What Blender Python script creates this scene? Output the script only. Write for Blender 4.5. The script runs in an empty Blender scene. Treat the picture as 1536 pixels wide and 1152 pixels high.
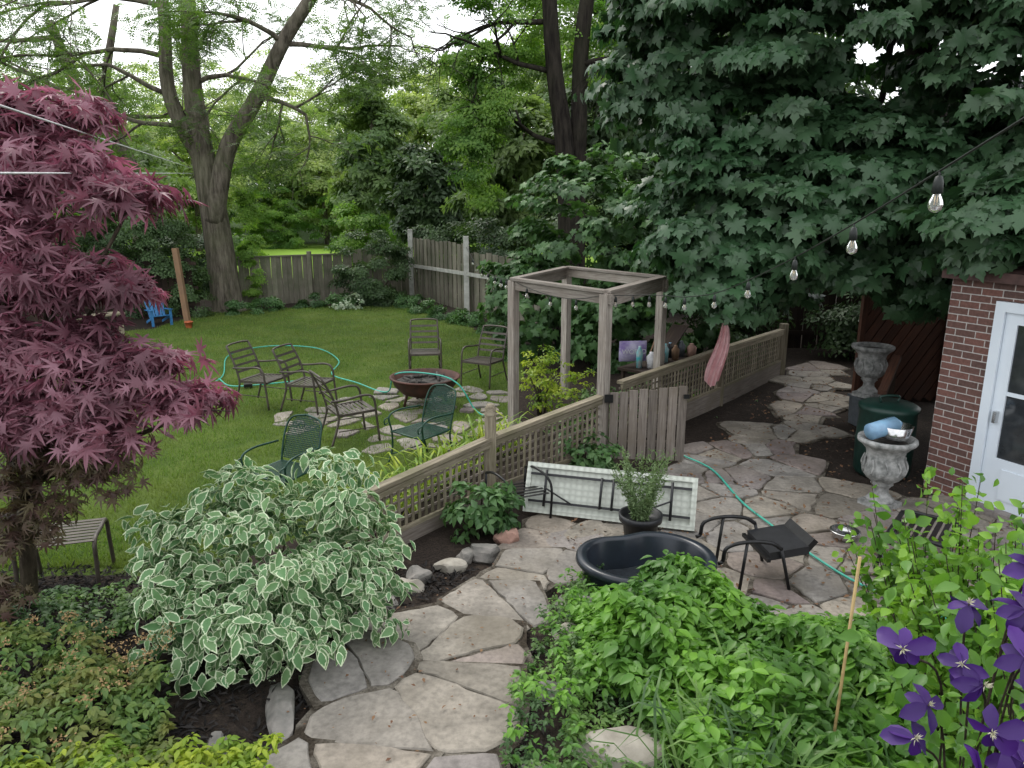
import bpy, math, numpy as np
from mathutils import Vector, Matrix
R = np.random.RandomState(7)
scene = bpy.context.scene
rad = math.radians

# ------------------------------------------------------------------ materials
def newmat(name):
    m = bpy.data.materials.new(name); m.use_nodes = True
    nt = m.node_tree; nt.nodes.clear()
    return m, nt, nt.nodes, nt.links
def N(ns, t, **k):
    n = ns.new(t)
    for a, v in k.items(): setattr(n, a, v)
    return n
def rgba(c): return (c[0], c[1], c[2], 1)
def mixc(ns, ln, f, a, b, mode='MIX'):
    m = N(ns, 'ShaderNodeMix', data_type='RGBA', blend_type=mode)
    for i, v in ((0, f), (6, a), (7, b)):
        if isinstance(v, bpy.types.NodeSocket): ln.new(v, m.inputs[i])
        elif i == 0: m.inputs[0].default_value = v
        else: m.inputs[i].default_value = rgba(v)
    return m.outputs[2]
def noise(ns, ln, vec, scale, detail=4, rough=.6):
    n = N(ns, 'ShaderNodeTexNoise'); n.inputs['Scale'].default_value = scale
    n.inputs['Detail'].default_value = detail; n.inputs['Roughness'].default_value = rough
    if vec is not None: ln.new(vec, n.inputs['Vector'])
    return n.outputs['Fac']
def ramp(ns, ln, f, stops):
    r = N(ns, 'ShaderNodeValToRGB'); e = r.color_ramp.elements
    while len(e) < len(stops): e.new(.5)
    for i, (p, c) in enumerate(stops):
        e[i].position = p; e[i].color = rgba(c) if hasattr(c, '__len__') else (c, c, c, 1)
    ln.new(f, r.inputs[0]); return r.outputs[0]
def finish(m, ns, ln, col, rough=.6, spec=.4, metal=0, bump=None, bs=.3, bd=.02, trans=0, transcol=None):
    p = N(ns, 'ShaderNodeBsdfPrincipled')
    if isinstance(col, bpy.types.NodeSocket): ln.new(col, p.inputs['Base Color'])
    else: p.inputs['Base Color'].default_value = rgba(col)
    p.inputs['Roughness'].default_value = rough; p.inputs['Specular IOR Level'].default_value = spec
    p.inputs['Metallic'].default_value = metal
    if bump is not None:
        b = N(ns, 'ShaderNodeBump'); b.inputs['Strength'].default_value = bs; b.inputs['Distance'].default_value = bd
        ln.new(bump, b.inputs['Height']); ln.new(b.outputs[0], p.inputs['Normal'])
    out = N(ns, 'ShaderNodeOutputMaterial')
    if trans > 0:
        t = N(ns, 'ShaderNodeBsdfTranslucent')
        if isinstance(col, bpy.types.NodeSocket):
            tc = mixc(ns, ln, 1.0, col, transcol or (1.4, 1.5, .75), 'MULTIPLY'); ln.new(tc, t.inputs[0])
        mx = N(ns, 'ShaderNodeMixShader'); mx.inputs[0].default_value = trans
        ln.new(p.outputs[0], mx.inputs[1]); ln.new(t.outputs[0], mx.inputs[2]); ln.new(mx.outputs[0], out.inputs[0])
    else: ln.new(p.outputs[0], out.inputs[0])
    return m
def leafmat(name, c1, c2, c3=None, rough=.45, spec=.35, trans=.3, cscale=.8, var=None, transcol=None):
    m, nt, ns, ln = newmat(name)
    g = N(ns, 'ShaderNodeNewGeometry'); 
    col = mixc(ns, ln, g.outputs['Random Per Island'], c1, c2)
    if c3:
        nz = noise(ns, ln, g.outputs['Position'], cscale, 2)
        f = ramp(ns, ln, nz, [(.42, 0), (.6, 1)])
        col = mixc(ns, ln, f, col, c3)
    if var:
        a = N(ns, 'ShaderNodeAttribute', attribute_name='loc')
        sx = N(ns, 'ShaderNodeSeparateXYZ'); ln.new(a.outputs['Vector'], sx.inputs[0])
        nz = noise(ns, ln, g.outputs['Position'], 60, 2)
        ad = N(ns, 'ShaderNodeMath', operation='ADD'); ln.new(sx.outputs[2], ad.inputs[0])
        mu = N(ns, 'ShaderNodeMath', operation='MULTIPLY'); ln.new(nz, mu.inputs[0]); mu.inputs[1].default_value = .8
        ln.new(mu.outputs[0], ad.inputs[1])
        hf = N(ns, 'ShaderNodeMath', operation='MULTIPLY'); ln.new(ad.outputs[0], hf.inputs[0]); hf.inputs[1].default_value = .5
        f = ramp(ns, ln, hf.outputs[0], [(.56, 0), (.61, 1)])
        col = mixc(ns, ln, f, col, var)
    return finish(m, ns, ln, col, rough, spec, trans=trans, transcol=transcol)
def simple(name, c, c2=None, rough=.5, metal=0, spec=.4, sc=12, bs=.15):
    m, nt, ns, ln = newmat(name)
    tc = N(ns, 'ShaderNodeTexCoord')
    nz = noise(ns, ln, tc.outputs['Object'], sc, 6)
    c2 = c2 or tuple(x * .65 for x in c)
    col = mixc(ns, ln, ramp(ns, ln, nz, [(.35, 0), (.65, 1)]), c2, c)
    return finish(m, ns, ln, col, rough, spec, metal, bump=nz, bs=bs, bd=.01)
def woodmat(name, c1, c2, c3, rough=.8):
    m, nt, ns, ln = newmat(name)
    a = N(ns, 'ShaderNodeAttribute', attribute_name='loc')
    mp = N(ns, 'ShaderNodeMapping'); mp.inputs['Scale'].default_value = (1.2, 22, 22); ln.new(a.outputs['Vector'], mp.inputs[0])
    n1 = noise(ns, ln, mp.outputs[0], 2.2, 6, .7)
    g = N(ns, 'ShaderNodeNewGeometry')
    n2 = noise(ns, ln, g.outputs['Position'], 2.5, 4)
    col = mixc(ns, ln, ramp(ns, ln, n1, [(.33, 0), (.66, 1)]), c1, c2)
    col = mixc(ns, ln, ramp(ns, ln, n2, [(.45, 0), (.68, .8)]), col, c3)
    r = N(ns, 'ShaderNodeMapRange'); ln.new(g.outputs['Random Per Island'], r.inputs[0]); r.inputs[3].default_value = .65; r.inputs[4].default_value = 1.15
    col = mixc(ns, ln, 1.0, col, r.outputs[0], 'MULTIPLY')
    return finish(m, ns, ln, col, rough, .2, bump=n1, bs=.4, bd=.004)
def barkmat(name, c1, c2, sc=9):
    m, nt, ns, ln = newmat(name)
    g = N(ns, 'ShaderNodeNewGeometry')
    mp = N(ns, 'ShaderNodeMapping'); mp.inputs['Scale'].default_value = (1, 1, .16); ln.new(g.outputs['Position'], mp.inputs[0])
    n1 = noise(ns, ln, mp.outputs[0], sc, 7, .7)
    n2 = noise(ns, ln, g.outputs['Position'], 1.1, 3)
    col = mixc(ns, ln, ramp(ns, ln, n1, [(.38, 0), (.62, 1)]), c1, c2)
    col = mixc(ns, ln, ramp(ns, ln, n2, [(.4, 0), (.7, .4)]), col, (c2[0]*.8, c2[1]*1.0, c2[2]*.7))
    return finish(m, ns, ln, col, .9, .1, bump=n1, bs=1, bd=.06)

M = {}
M['wood'] = woodmat('weathered_wood', (.115, .095, .065), (.32, .28, .21), (.15, .14, .085))
M['woodgrey'] = woodmat('grey_wood', (.16, .135, .12), (.44, .40, .35), (.25, .21, .18))
M['woodgate'] = woodmat('gate_wood', (.11, .09, .08), (.25, .22, .19), (.15, .125, .10))
M['woodfar'] = woodmat('far_fence_wood', (.14, .13, .10), (.26, .24, .19), (.13, .14, .09))
M['woodred'] = woodmat('red_wood', (.045, .022, .015), (.11, .048, .03), (.05, .028, .022))
M['wooddark'] = woodmat('dark_wood', (.02, .014, .01), (.05, .035, .025), (.03, .02, .02))
M['post'] = woodmat('post_wood', (.20, .12, .07), (.25, .155, .095), (.15, .10, .07))
M['whitepost'] = simple('white_post_paint', (.5, .5, .46), (.3, .3, .27), sc=5)
M['bark'] = barkmat('bark', (.05, .042, .034), (.185, .16, .13))
M['barkdark'] = barkmat('bark_dark', (.012, .01, .009), (.04, .034, .028))
M['twig'] = barkmat('twig_bark', (.04, .03, .024), (.10, .08, .06), 20)
M['bronze'] = simple('bronze_metal', (.085, .07, .058), (.05, .042, .036), .45, .3)
M['black'] = simple('black_metal', (.018, .018, .02), (.01, .01, .01), .35, .3)
M['greenmetal'] = simple('green_metal', (.015, .06, .04), (.01, .04, .027), .4, .2)
M['rust'] = simple('rust', (.085, .034, .025), (.04, .022, .018), .7, .3, sc=7)
M['ash'] = simple('ash_coals', (.10, .09, .08), (.02, .02, .02), .95, sc=18, bs=.8)
M['tub'] = simple('black_plastic', (.018, .024, .034), (.012, .015, .02), .28, sc=4)
M['pot'] = simple('dark_pot', (.02, .021, .024), None, .45)
M['greyplastic'] = simple('grey_planter', (.10, .115, .13), None, .6)
M['greenbarrel'] = simple('green_barrel', (.008, .034, .026), None, .45)
M['steel'] = simple('steel', (.6, .6, .6), (.45, .45, .45), .22, 1)
M['urn'] = simple('urn_stone', (.38, .38, .37), (.14, .145, .14), .85, sc=14, bs=.5)
M['rock'] = simple('rock', (.25, .23, .21), (.10, .10, .09), .85, sc=6, bs=.8)
M['rockpale'] = simple('rock_pale', (.38, .35, .30), (.22, .20, .165), .85, sc=6, bs=.8)
M['rockpink'] = simple('rock_pink', (.40, .24, .19), (.26, .16, .13), .85, sc=6, bs=.8)
M['hose'] = simple('hose', (.05, .40, .30), (.04, .31, .24), .4)
M['cord'] = simple('cord', (.012, .016, .014), None, .5)
M['whitecord'] = simple('white_cord', (.62, .63, .63), None, .5)
m, nt, ns, ln = newmat('bulb_glass'); p = N(ns, 'ShaderNodeBsdfPrincipled'); o = N(ns, 'ShaderNodeOutputMaterial')
p.inputs['Base Color'].default_value = (.95, .95, .93, 1); p.inputs['Roughness'].default_value = .03; p.inputs['Transmission Weight'].default_value = .9; p.inputs['IOR'].default_value = 1.3; ln.new(p.outputs[0], o.inputs[0]); M['bulbglass'] = m
M['filament'] = simple('filament', (.75, .55, .28), None, .4)
M['white'] = simple('white_paint', (.66, .72, .78), (.60, .66, .73), .4, sc=2, bs=.02)
M['roof'] = simple('roof_fascia', (.085, .045, .04), None, .7)
M['glass'] = simple('dark_glass', (.03, .035, .04), None, .08, spec=.8, bs=0)
M['pink'] = simple('pink_cloth', (.85, .55, .56), (.72, .40, .42), .9, sc=10)
M['blue'] = simple('blue_paint', (.04, .19, .42), None, .5)
M['purple'] = simple('purple_bag', (.16, .10, .32), (.45, .42, .55), .4, sc=5)
M['bagwhite'] = simple('bag_white', (.7, .7, .72), None, .5)
M['cyan'] = simple('cyan_plastic', (.05, .38, .42), (.4, .4, .4), .4, sc=9)
M['orange'] = simple('orange_plastic', (.5, .13, .05), None, .5)
M['bamboo'] = simple('bamboo', (.42, .30, .13), None, .6)
M['bluebottle'] = simple('blue_bottle', (.25, .45, .62), (.18, .3, .45), .15, sc=5)
M['water'] = simple('water', (.02, .025, .03), None, .03, spec=1, bs=.1)
m, nt, ns, ln = newmat('table_plastic'); tc = N(ns, 'ShaderNodeTexCoord')
br = N(ns, 'ShaderNodeTexVoronoi'); br.inputs['Scale'].default_value = 16; br.inputs['Randomness'].default_value = .15; ln.new(tc.outputs['Object'], br.inputs['Vector'])
col = ramp(ns, ln, br.outputs['Distance'], [(.2, (.60, .63, .56)), (.6, (.44, .46, .41))])
M['table'] = finish(m, ns, ln, col, .5, .4, bump=br.outputs['Distance'], bs=.6, bd=.02)
# brick
m, nt, ns, ln = newmat('brick'); tc = N(ns, 'ShaderNodeTexCoord')
sx = N(ns, 'ShaderNodeSeparateXYZ'); ln.new(tc.outputs['Object'], sx.inputs[0])
sm = N(ns, 'ShaderNodeMath', operation='ADD'); ln.new(sx.outputs[0], sm.inputs[0]); ln.new(sx.outputs[1], sm.inputs[1])
cb = N(ns, 'ShaderNodeCombineXYZ'); ln.new(sm.outputs[0], cb.inputs[0]); ln.new(sx.outputs[2], cb.inputs[1])
bk = N(ns, 'ShaderNodeTexBrick'); ln.new(cb.outputs[0], bk.inputs['Vector'])
for k, v in (('Scale', 1), ('Brick Width', .215), ('Row Height', .075), ('Mortar Size', .006), ('Mortar Smooth', .2), ('Bias', -.1)): bk.inputs[k].default_value = v
bk.inputs['Color1'].default_value = (.165, .082, .068, 1); bk.inputs['Color2'].default_value = (.095, .06, .053, 1); bk.inputs['Mortar'].default_value = (.42, .39, .37, 1)
nz = noise(ns, ln, tc.outputs['Object'], 30, 5)
col = mixc(ns, ln, 1.0, bk.outputs[0], ramp(ns, ln, nz, [(.3, .7), (.7, 1.2)]), 'MULTIPLY')
inv = N(ns, 'ShaderNodeMath', operation='SUBTRACT'); inv.inputs[0].default_value = 1; ln.new(bk.outputs['Fac'], inv.inputs[1])
M['brick'] = finish(m, ns, ln, col, .85, .2, bump=inv.outputs[0], bs=.6, bd=.01)
# flagstone
m, nt, ns, ln = newmat('flagstone'); g = N(ns, 'ShaderNodeNewGeometry')
c = ramp(ns, ln, g.outputs['Random Per Island'], [(0, (.23, .205, .17)), (.25, (.31, .28, .235)), (.45, (.24, .225, .21)), (.62, (.34, .30, .245)), (.8, (.215, .17, .165)), (1, (.30, .285, .26))])
n1 = noise(ns, ln, g.outputs['Position'], 3, 8, .65); n2 = noise(ns, ln, g.outputs['Position'], 26, 5); n4 = noise(ns, ln, g.outputs['Position'], 1.1, 4)
c = mixc(ns, ln, 1.0, c, ramp(ns, ln, n1, [(.3, .5), (.7, 1.15)]), 'MULTIPLY')
c = mixc(ns, ln, 1.0, c, ramp(ns, ln, n2, [(.3, .7), (.6, 1.05)]), 'MULTIPLY')
c = mixc(ns, ln, ramp(ns, ln, n4, [(.48, 0), (.68, .5)]), c, (.13, .11, .08))
M['flag'] = finish(m, ns, ln, c, .75, .3, bump=n1, bs=.6, bd=.035)
m, nt, ns, ln = newmat('joint_grit'); g = N(ns, 'ShaderNodeNewGeometry')
n1 = noise(ns, ln, g.outputs['Position'], 4, 6, .65); n2 = noise(ns, ln, g.outputs['Position'], 60, 5)
c = mixc(ns, ln, ramp(ns, ln, n1, [(.4, 0), (.62, 1)]), (.05, .04, .03), (.20, .18, .15))
c = mixc(ns, ln, 1.0, c, ramp(ns, ln, n2, [(.3, .5), (.7, 1.2)]), 'MULTIPLY')
M['joint'] = finish(m, ns, ln, c, .95, .1, bump=n2, bs=.7, bd=.02)
# ground
m, nt, ns, ln = newmat('ground_mat'); g = N(ns, 'ShaderNodeNewGeometry')
at = N(ns, 'ShaderNodeAttribute', attribute_name='lawn')
n1 = noise(ns, ln, g.outputs['Position'], 1.3, 5); n2 = noise(ns, ln, g.outputs['Position'], 40, 6, .8); n3 = noise(ns, ln, g.outputs['Position'], 9, 5, .7)
grass = mixc(ns, ln, ramp(ns, ln, n1, [(.35, 0), (.65, 1)]), (.055, .095, .018), (.10, .14, .03))
grass = mixc(ns, ln, 1.0, grass, ramp(ns, ln, n2, [(.3, .5), (.7, 1.3)]), 'MULTIPLY')
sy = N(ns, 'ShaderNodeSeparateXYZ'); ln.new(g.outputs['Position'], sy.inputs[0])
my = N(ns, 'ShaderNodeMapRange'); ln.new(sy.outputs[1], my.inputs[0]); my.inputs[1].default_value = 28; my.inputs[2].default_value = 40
grass = mixc(ns, ln, my.outputs[0], grass, (.21, .34, .05))  # far field lightened with distance: sunlight put into the grass colour
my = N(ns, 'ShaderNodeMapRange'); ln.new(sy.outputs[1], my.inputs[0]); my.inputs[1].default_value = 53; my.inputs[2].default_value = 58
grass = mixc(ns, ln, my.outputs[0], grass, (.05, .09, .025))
soil = mixc(ns, ln, ramp(ns, ln, n2, [(.35, 0), (.7, 1)]), (.013, .011, .010), (.055, .042, .034))
soil = mixc(ns, ln, ramp(ns, ln, n3, [(.55, 0), (.7, .7)]), soil, (.085, .065, .048))
ad = N(ns, 'ShaderNodeMath', operation='ADD'); ln.new(at.outputs['Fac'], ad.inputs[0])
mu = N(ns, 'ShaderNodeMath', operation='MULTIPLY'); ln.new(n3, mu.inputs[0]); mu.inputs[1].default_value = .8; ln.new(mu.outputs[0], ad.inputs[1])
f = ramp(ns, ln, ad.outputs[0], [(.84, 0), (.96, 1)])
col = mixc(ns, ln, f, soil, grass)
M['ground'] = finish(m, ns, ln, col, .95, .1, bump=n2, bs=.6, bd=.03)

# ------------------------------------------------------------------ builder
def cr(pts, n=8):
    P = [np.array(p, float) for p in pts]; P = [2*P[0]-P[1]] + P + [2*P[-1]-P[-2]]; out = []
    for i in range(1, len(P)-2):
        for k in range(n):
            t = k/n; a, b, c, d = P[i-1:i+3]
            out.append(.5*((2*b)+(-a+c)*t+(2*a-5*b+4*c-d)*t*t+(-a+3*b-3*c+d)*t**3))
    out.append(P[-2]); return out
class B:
    def __init__(s): s.V=[]; s.F=[]; s.MI=[]; s.S=[]; s.L=[]; s.mats=[]
    def mi(s, m):
        m = M[m]
        if m not in s.mats: s.mats.append(m)
        return s.mats.index(m)
    def add(s, vs, fs, m, smooth=False, loc=None):
        o = len(s.V); i = s.mi(m)
        off = R.rand(3)*20
        s.V += [tuple(v) for v in vs]; s.L += [tuple(np.array(l)+off) for l in (loc if loc is not None else vs)]
        for f in fs: s.F.append([o+k for k in f]); s.MI.append(i); s.S.append(smooth)
    def beam(s, p0, p1, w, h, m, up=(0,0,1)):
        p0=np.array(p0,float); p1=np.array(p1,float); d=p1-p0; L=np.linalg.norm(d); d=d/L
        u=np.array(up,float)
        if abs(np.dot(u,d))>.95: u=np.array((0,1,0.))
        a=np.cross(d,u); a/=np.linalg.norm(a); u=np.cross(a,d)
        vs=[];lc=[]
        for t in (0,1):
            for sa,su in ((-1,-1),(1,-1),(1,1),(-1,1)):
                vs.append(p0+d*L*t+a*w/2*sa+u*h/2*su); lc.append((L*t,w/2*sa,h/2*su))
        s.add(vs,[(0,1,2,3),(7,6,5,4),(0,4,5,1),(1,5,6,2),(2,6,7,3),(3,7,4,0)],m,False,lc)
    def box(s, c, sz, m, rz=0):
        cx,cy=math.cos(rz),math.sin(rz); d=np.array((cx,cy,0))*sz[0]/2
        s.beam(np.array(c)-d,np.array(c)+d,sz[1],sz[2],m)
    def tube(s, pts, r, m, seg=6):
        P=[np.array(p,float) for p in pts]; n=len(P); rs=r if hasattr(r,'__len__') else [r]*n
        vs=[]; u=None
        for i,p in enumerate(P):
            d=P[min(i+1,n-1)]-P[max(i-1,0)]; d=d/(np.linalg.norm(d)+1e-9)
            if u is None:
                u=np.array((0,0,1.)) if abs(d[2])<.9 else np.array((1.,0,0))
            u=u-d*np.dot(u,d); u/=np.linalg.norm(u)+1e-9; w=np.cross(d,u)
            for k in range(seg):
                a=2*math.pi*k/seg; vs.append(p+(u*math.cos(a)+w*math.sin(a))*rs[i])
        fs=[(i*seg+k,i*seg+(k+1)%seg,(i+1)*seg+(k+1)%seg,(i+1)*seg+k) for i in range(n-1) for k in range(seg)]
        fs.append(tuple(range(seg))[::-1]); fs.append(tuple((n-1)*seg+k for k in range(seg)))
        s.add(vs,fs,m,True)
    def lathe(s, prof, m, seg=28, c=(0,0,0), sx=1, sy=1, fn=None):
        vs=[]
        for r,z in prof:
            for k in range(seg):
                a=2*math.pi*k/seg; rr=r*(fn(a,z) if fn else 1)
                vs.append((c[0]+rr*math.cos(a)*sx,c[1]+rr*math.sin(a)*sy,c[2]+z))
        fs=[(i*seg+k,i*seg+(k+1)%seg,(i+1)*seg+(k+1)%seg,(i+1)*seg+k) for i in range(len(prof)-1) for k in range(seg)]
        s.add(vs,fs,m,seg>6)
    def disc(s, c, r, m, sx=1, sy=1, seg=28):
        s.add([(c[0]+r*sx*math.cos(2*math.pi*k/seg),c[1]+r*sy*math.sin(2*math.pi*k/seg),c[2]) for k in range(seg)],[tuple(range(seg))],m)
    def rock(s, c, r, m, seed=0, rz=0):
        rs=np.random.RandomState(seed); import bmesh
        bm=bmesh.new(); bmesh.ops.create_icosphere(bm,subdivisions=3,radius=1)
        ph=rs.rand(4,3)*6; fr=rs.randn(4,3)*1.6
        planes=[(lambda v:v/np.linalg.norm(v))(rs.randn(3)) for _ in range(9)]+[np.array((0,0,1.))]
        vs=[]
        for v in bm.verts:
            q=np.array(v.co); 
            for pl in planes:
                e=np.dot(q,pl)-.72
                if e>0: q=q-pl*e
            q=q*(1+.05*sum(math.sin(np.dot(fr[k],q)*2+ph[k,0]) for k in range(4)))
            x,y=q[0]*r[0],q[1]*r[1]
            vs.append((c[0]+x*math.cos(rz)-y*math.sin(rz),c[1]+x*math.sin(rz)+y*math.cos(rz),c[2]+q[2]*r[2]))
        fs=[[v.index for v in f.verts] for f in bm.faces]; bm.free(); s.add(vs,fs,m,False)
    def done(s, name, loc=(0,0,0), rz=0, parent=None, scale=1):
        me=bpy.data.meshes.new(name); me.from_pydata(s.V,[],s.F)
        me.polygons.foreach_set('material_index',s.MI); me.polygons.foreach_set('use_smooth',s.S)
        a=me.attributes.new('loc','FLOAT_VECTOR','POINT'); a.data.foreach_set('vector',np.array(s.L,dtype=np.float32).ravel())
        for m in s.mats: me.materials.append(m)
        me.update(); ob=bpy.data.objects.new(name,me); scene.collection.objects.link(ob)
        ob.location=loc; ob.rotation_euler=(0,0,rz); ob.scale=(scale,)*3
        if parent: ob.parent=parent
        return ob

# ------------------------------------------------------------------ leaves
def T(vs, fs): return np.array(vs,float), np.array(fs,int)
DIA = T([(0,0,0),(.45,.27,.06),(1,0,-.12),(.45,-.27,.06)],[(0,2,1),(0,3,2)])
def multi(base, xf):
    vs=[];fs=[];o=0
    for (x,y,z,ang,sc) in xf:
        v,f=base; c,s_=math.cos(ang),math.sin(ang)
        w=v*sc; w=np.stack([w[:,0]*c-w[:,1]*s_+x,w[:,0]*s_+w[:,1]*c+y,w[:,2]+z],1)
        vs.append(w); fs.append(f+o); o+=len(v)
    return np.concatenate(vs),np.concatenate(fs)
SPRIG = multi(DIA,[(0,0,0,0,.6),(-.1,.1,.1,2.0,.55),(-.1,-.15,-.1,-1.9,.55),(.2,.3,-.15,.7,.5),(.2,-.3,.12,-.8,.5)])
PINN = multi(DIA,[(i*.17,0,-.03*i*i*.3,sg*1.15,.27) for i in range(6) for sg in (1,-1)]+[(1.0,0,-.3,0,.25)])
_o=[(0,0),(.18,.17),(.42,.27),(.68,.2),(.86,.09),(1,0),(.86,-.09),(.68,-.2),(.42,-.27),(.18,-.17)]
_v=[(x,y,abs(y)*.35-.22*x*x) for x,y in _o]+[(.3,0,-.02),(.6,0,-.08)]
OVAL = T(_v,[(0,10,1),(1,10,2),(2,10,11),(2,11,3),(3,11,4),(4,11,5),(5,11,6),(6,11,7),(7,11,8),(8,11,10),(8,10,9),(9,10,0)])
_h=[(-.12,.1),(-.2,.3),(.0,.42),(.12,.3),(.2,.55),(.42,.7),(.44,.45),(.6,.42),(.5,.17),(.68,.24),(.8,.12)]
_m=_h+[(1.05,0)]+[(x,-y) for x,y in _h[::-1]]+[(0,0)]
MAPLE = T([(x,y,-.28*((x-.25)**2+y*y)+ .05*abs(y)) for x,y in _m]+[(.25,0,.04)],[(len(_m),(i+1)%len(_m),i) for i in range(len(_m))])
_m=[]
for k,(a,r) in enumerate([(-125,.45),(-85,.72),(-42,.95),(0,1.05),(42,.95),(85,.72),(125,.45)]):
    for da,rr in ((-19,.24),(-7,.62*r),(0,r),(7,.62*r)):
        _m.append((.2+rr*math.cos(rad(a+da)),rr*math.sin(rad(a+da))))
_m.append((.2+.22*math.cos(rad(144)),.22*math.sin(rad(144)))); 
JAP = T([(x,y,-.35*((x-.2)**2+y*y)) for x,y in _m]+[(.2,0,.03)],[(len(_m),(i+1)%len(_m),i) for i in range(len(_m))])
BLADE = T([(0,-.03,0),(0,.03,0),(.45,.028,.75),(.45,-.028,.75),(.8,.02,.85),(.8,-.02,.85),(1.15,0,.6)],[(0,1,2),(0,2,3),(3,2,4),(3,4,5),(5,4,6)])

def nrmz(a): return a/(np.linalg.norm(a,axis=1,keepdims=True)+1e-9)
def leaves(name, pts, nrm, size, tpl, mat, parent=None, down=.5, jit=.35, svar=.35, tip=None, widths=1):
    n=len(pts); v,f=tpl; V=len(v)
    n_=nrmz(nrmz(nrm)+R.randn(n,3)*jit)
    t=R.randn(n,3)*.7+nrm*.6+np.array((0,0,-down*1.6)) if tip is None else tip+R.randn(n,3)*.2
    t=t-n_*np.sum(t*n_,1,keepdims=True); t=nrmz(t); b=np.cross(n_,t)
    sz=size*(1+svar*(R.rand(n)*2-1)); w=sz*widths
    P=pts[:,None,:]+sz[:,None,None]*(v[None,:,0:1]*t[:,None,:]+v[None,:,2:3]*n_[:,None,:])+w[:,None,None]*v[None,:,1:2]*b[:,None,:]
    me=bpy.data.meshes.new(name); me.vertices.add(n*V); me.vertices.foreach_set('co',P.astype(np.float32).ravel())
    Fc=(f[None]+(np.arange(n)*V)[:,None,None]).reshape(-1,3)
    me.loops.add(Fc.size); me.loops.foreach_set('vertex_index',Fc.ravel().astype(np.int32))
    me.polygons.add(len(Fc)); me.polygons.foreach_set('loop_start',np.arange(0,Fc.size,3,dtype=np.int32))
    me.update(calc_edges=True)
    if tpl is OVAL:
        e=np.ones(V); e[10:]=0; l=np.zeros((n,V,3),np.float32); l[:,:,2]=e[None]
        a=me.attributes.new('loc','FLOAT_VECTOR','POINT'); a.data.foreach_set('vector',l.ravel())
    me.polygons.foreach_set('use_smooth',np.ones(len(Fc),dtype=bool))
    me.materials.append(mat)
    ob=bpy.data.objects.new(name,me); scene.collection.objects.link(ob)
    if parent: ob.parent=parent; ob.matrix_parent_inverse=Matrix.Identity(4)
    return ob
def crown(c, r, ncl, per, cr_, flat=.5, shell=.25, up=.6, lo=-1):
    d=nrmz(R.randn(ncl*3,3)); d=d[d[:,2]>lo][:ncl]; ncl=len(d)
    rr=1-shell*R.rand(ncl,1)**1.3+.1*R.randn(ncl,1)
    C=np.array(c)+d*rr*np.array(r)
    k=np.repeat(np.arange(ncl),per); e=nrmz(R.randn(len(k),3)); e[:,2]=np.abs(e[:,2])*.9-.25
    s=cr_*(.7+.6*R.rand(ncl))[k][:,None]
    P=C[k]+e*s*(R.rand(len(k),1)**.4)*np.array((1,1,flat))
    nr=nrmz(e*.5+d[k]*.6+np.array((0,0,up)))
    return P,nr
def cat(L): return np.concatenate([a for a,_ in L]),np.concatenate([b for _,b in L])

# ------------------------------------------------------------------ terrain
def inpoly(x,y,poly):
    x=np.asarray(x,float); y=np.asarray(y,float); r=np.zeros(x.shape,bool); n=len(poly)
    for i in range(n):
        x0,y0=poly[i]; x1,y1=poly[(i+1)%n]
        if y0==y1: continue
        c=((y0>y)!=(y1>y))&(x<(x1-x0)*(y-y0)/(y1-y0)+x0); r^=c
    return r
path=[(.2,7.1),(-.05,6.3),(-.3,5.8),(-.72,5.1),(-.98,4.5),(-1.12,3.9),(-1.28,3.4),(-1.7,2.0),(-.3,2.0),(-.1,3.4),(.02,4.0),(.2,4.8),(.5,5.5),(.8,6.1),(1.05,7.1)]
pathwide=[(.0,7.1),(-.25,6.3),(-.5,5.8),(-.9,5.15),(-1.15,4.5),(-1.3,3.9),(-1.5,3.4),(-1.9,1.6),(0,1.6),(.1,3.4),(.22,4.0),(.4,4.8),(.7,5.5),(1.0,6.1),(1.2,7.1)]
def stepz(x,y):
    y2=y+.35*x
    return .035 if y2>6.1 else .13 if y2>5.4 else .24 if y2>4.7 else .34 if y2>4.0 else .43
def ss(t): t=np.clip(t,0,1); return t*t*(3-2*t)
def tz(x,y):
    x=np.asarray(x,float); y=np.asarray(y,float)
    ys=6.0-1.1*ss((x-1)/1.2)
    z=.42*ss((ys-y)/1.8)
    y2=y+.35*x; st=np.where(y2>6.1,.035,np.where(y2>5.4,.13,np.where(y2>4.7,.24,np.where(y2>4.0,.34,.43))))
    z=np.where(inpoly(x,y,pathwide),np.minimum(z,st-.07),z)
    z=z+ .012*np.sin(x*3.1+y*1.7)*np.sin(y*2.3-x)
    z=z+ 1.5*ss((y-60)/40)*3
    return z
lawn=[(-8.9,21.3),(-7.5,22.2),(-5.5,22.8),(-3.6,23.4),(-1.7,20.4),(-.5,17.5),(.3,14.5),(.1,12.5),(-.05,10.6),(-.45,9.6),(-.75,8.2),(-1.3,7.1),(-2.2,6.5),(-3.2,5.9),(-5,5.7),(-9,5.7),(-13,8),(-13,16),(-9.2,18.6)]
xs=np.concatenate([np.linspace(-150,-14,14)[:-1],np.arange(-14,9,.12),np.linspace(9,150,14)])
ys=np.concatenate([np.linspace(-30,1,6)[:-1],np.arange(1,25,.12),np.arange(25,64,2.5),np.linspace(64,170,14)])
X,Y=np.meshgrid(xs,ys); Z=tz(X,Y); nx,ny=len(xs),len(ys)
me=bpy.data.meshes.new('ground'); me.from_pydata(np.stack([X.ravel(),Y.ravel(),Z.ravel()],1).tolist(),[],[(j*nx+i,j*nx+i+1,(j+1)*nx+i+1,(j+1)*nx+i) for j in range(ny-1) for i in range(nx-1)])
mask=(inpoly(X,Y,lawn)|(Y>30)).astype(np.float32)
a=me.attributes.new('lawn','FLOAT','POINT'); a.data.foreach_set('value',mask.ravel()); me.materials.append(M['ground'])
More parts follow.
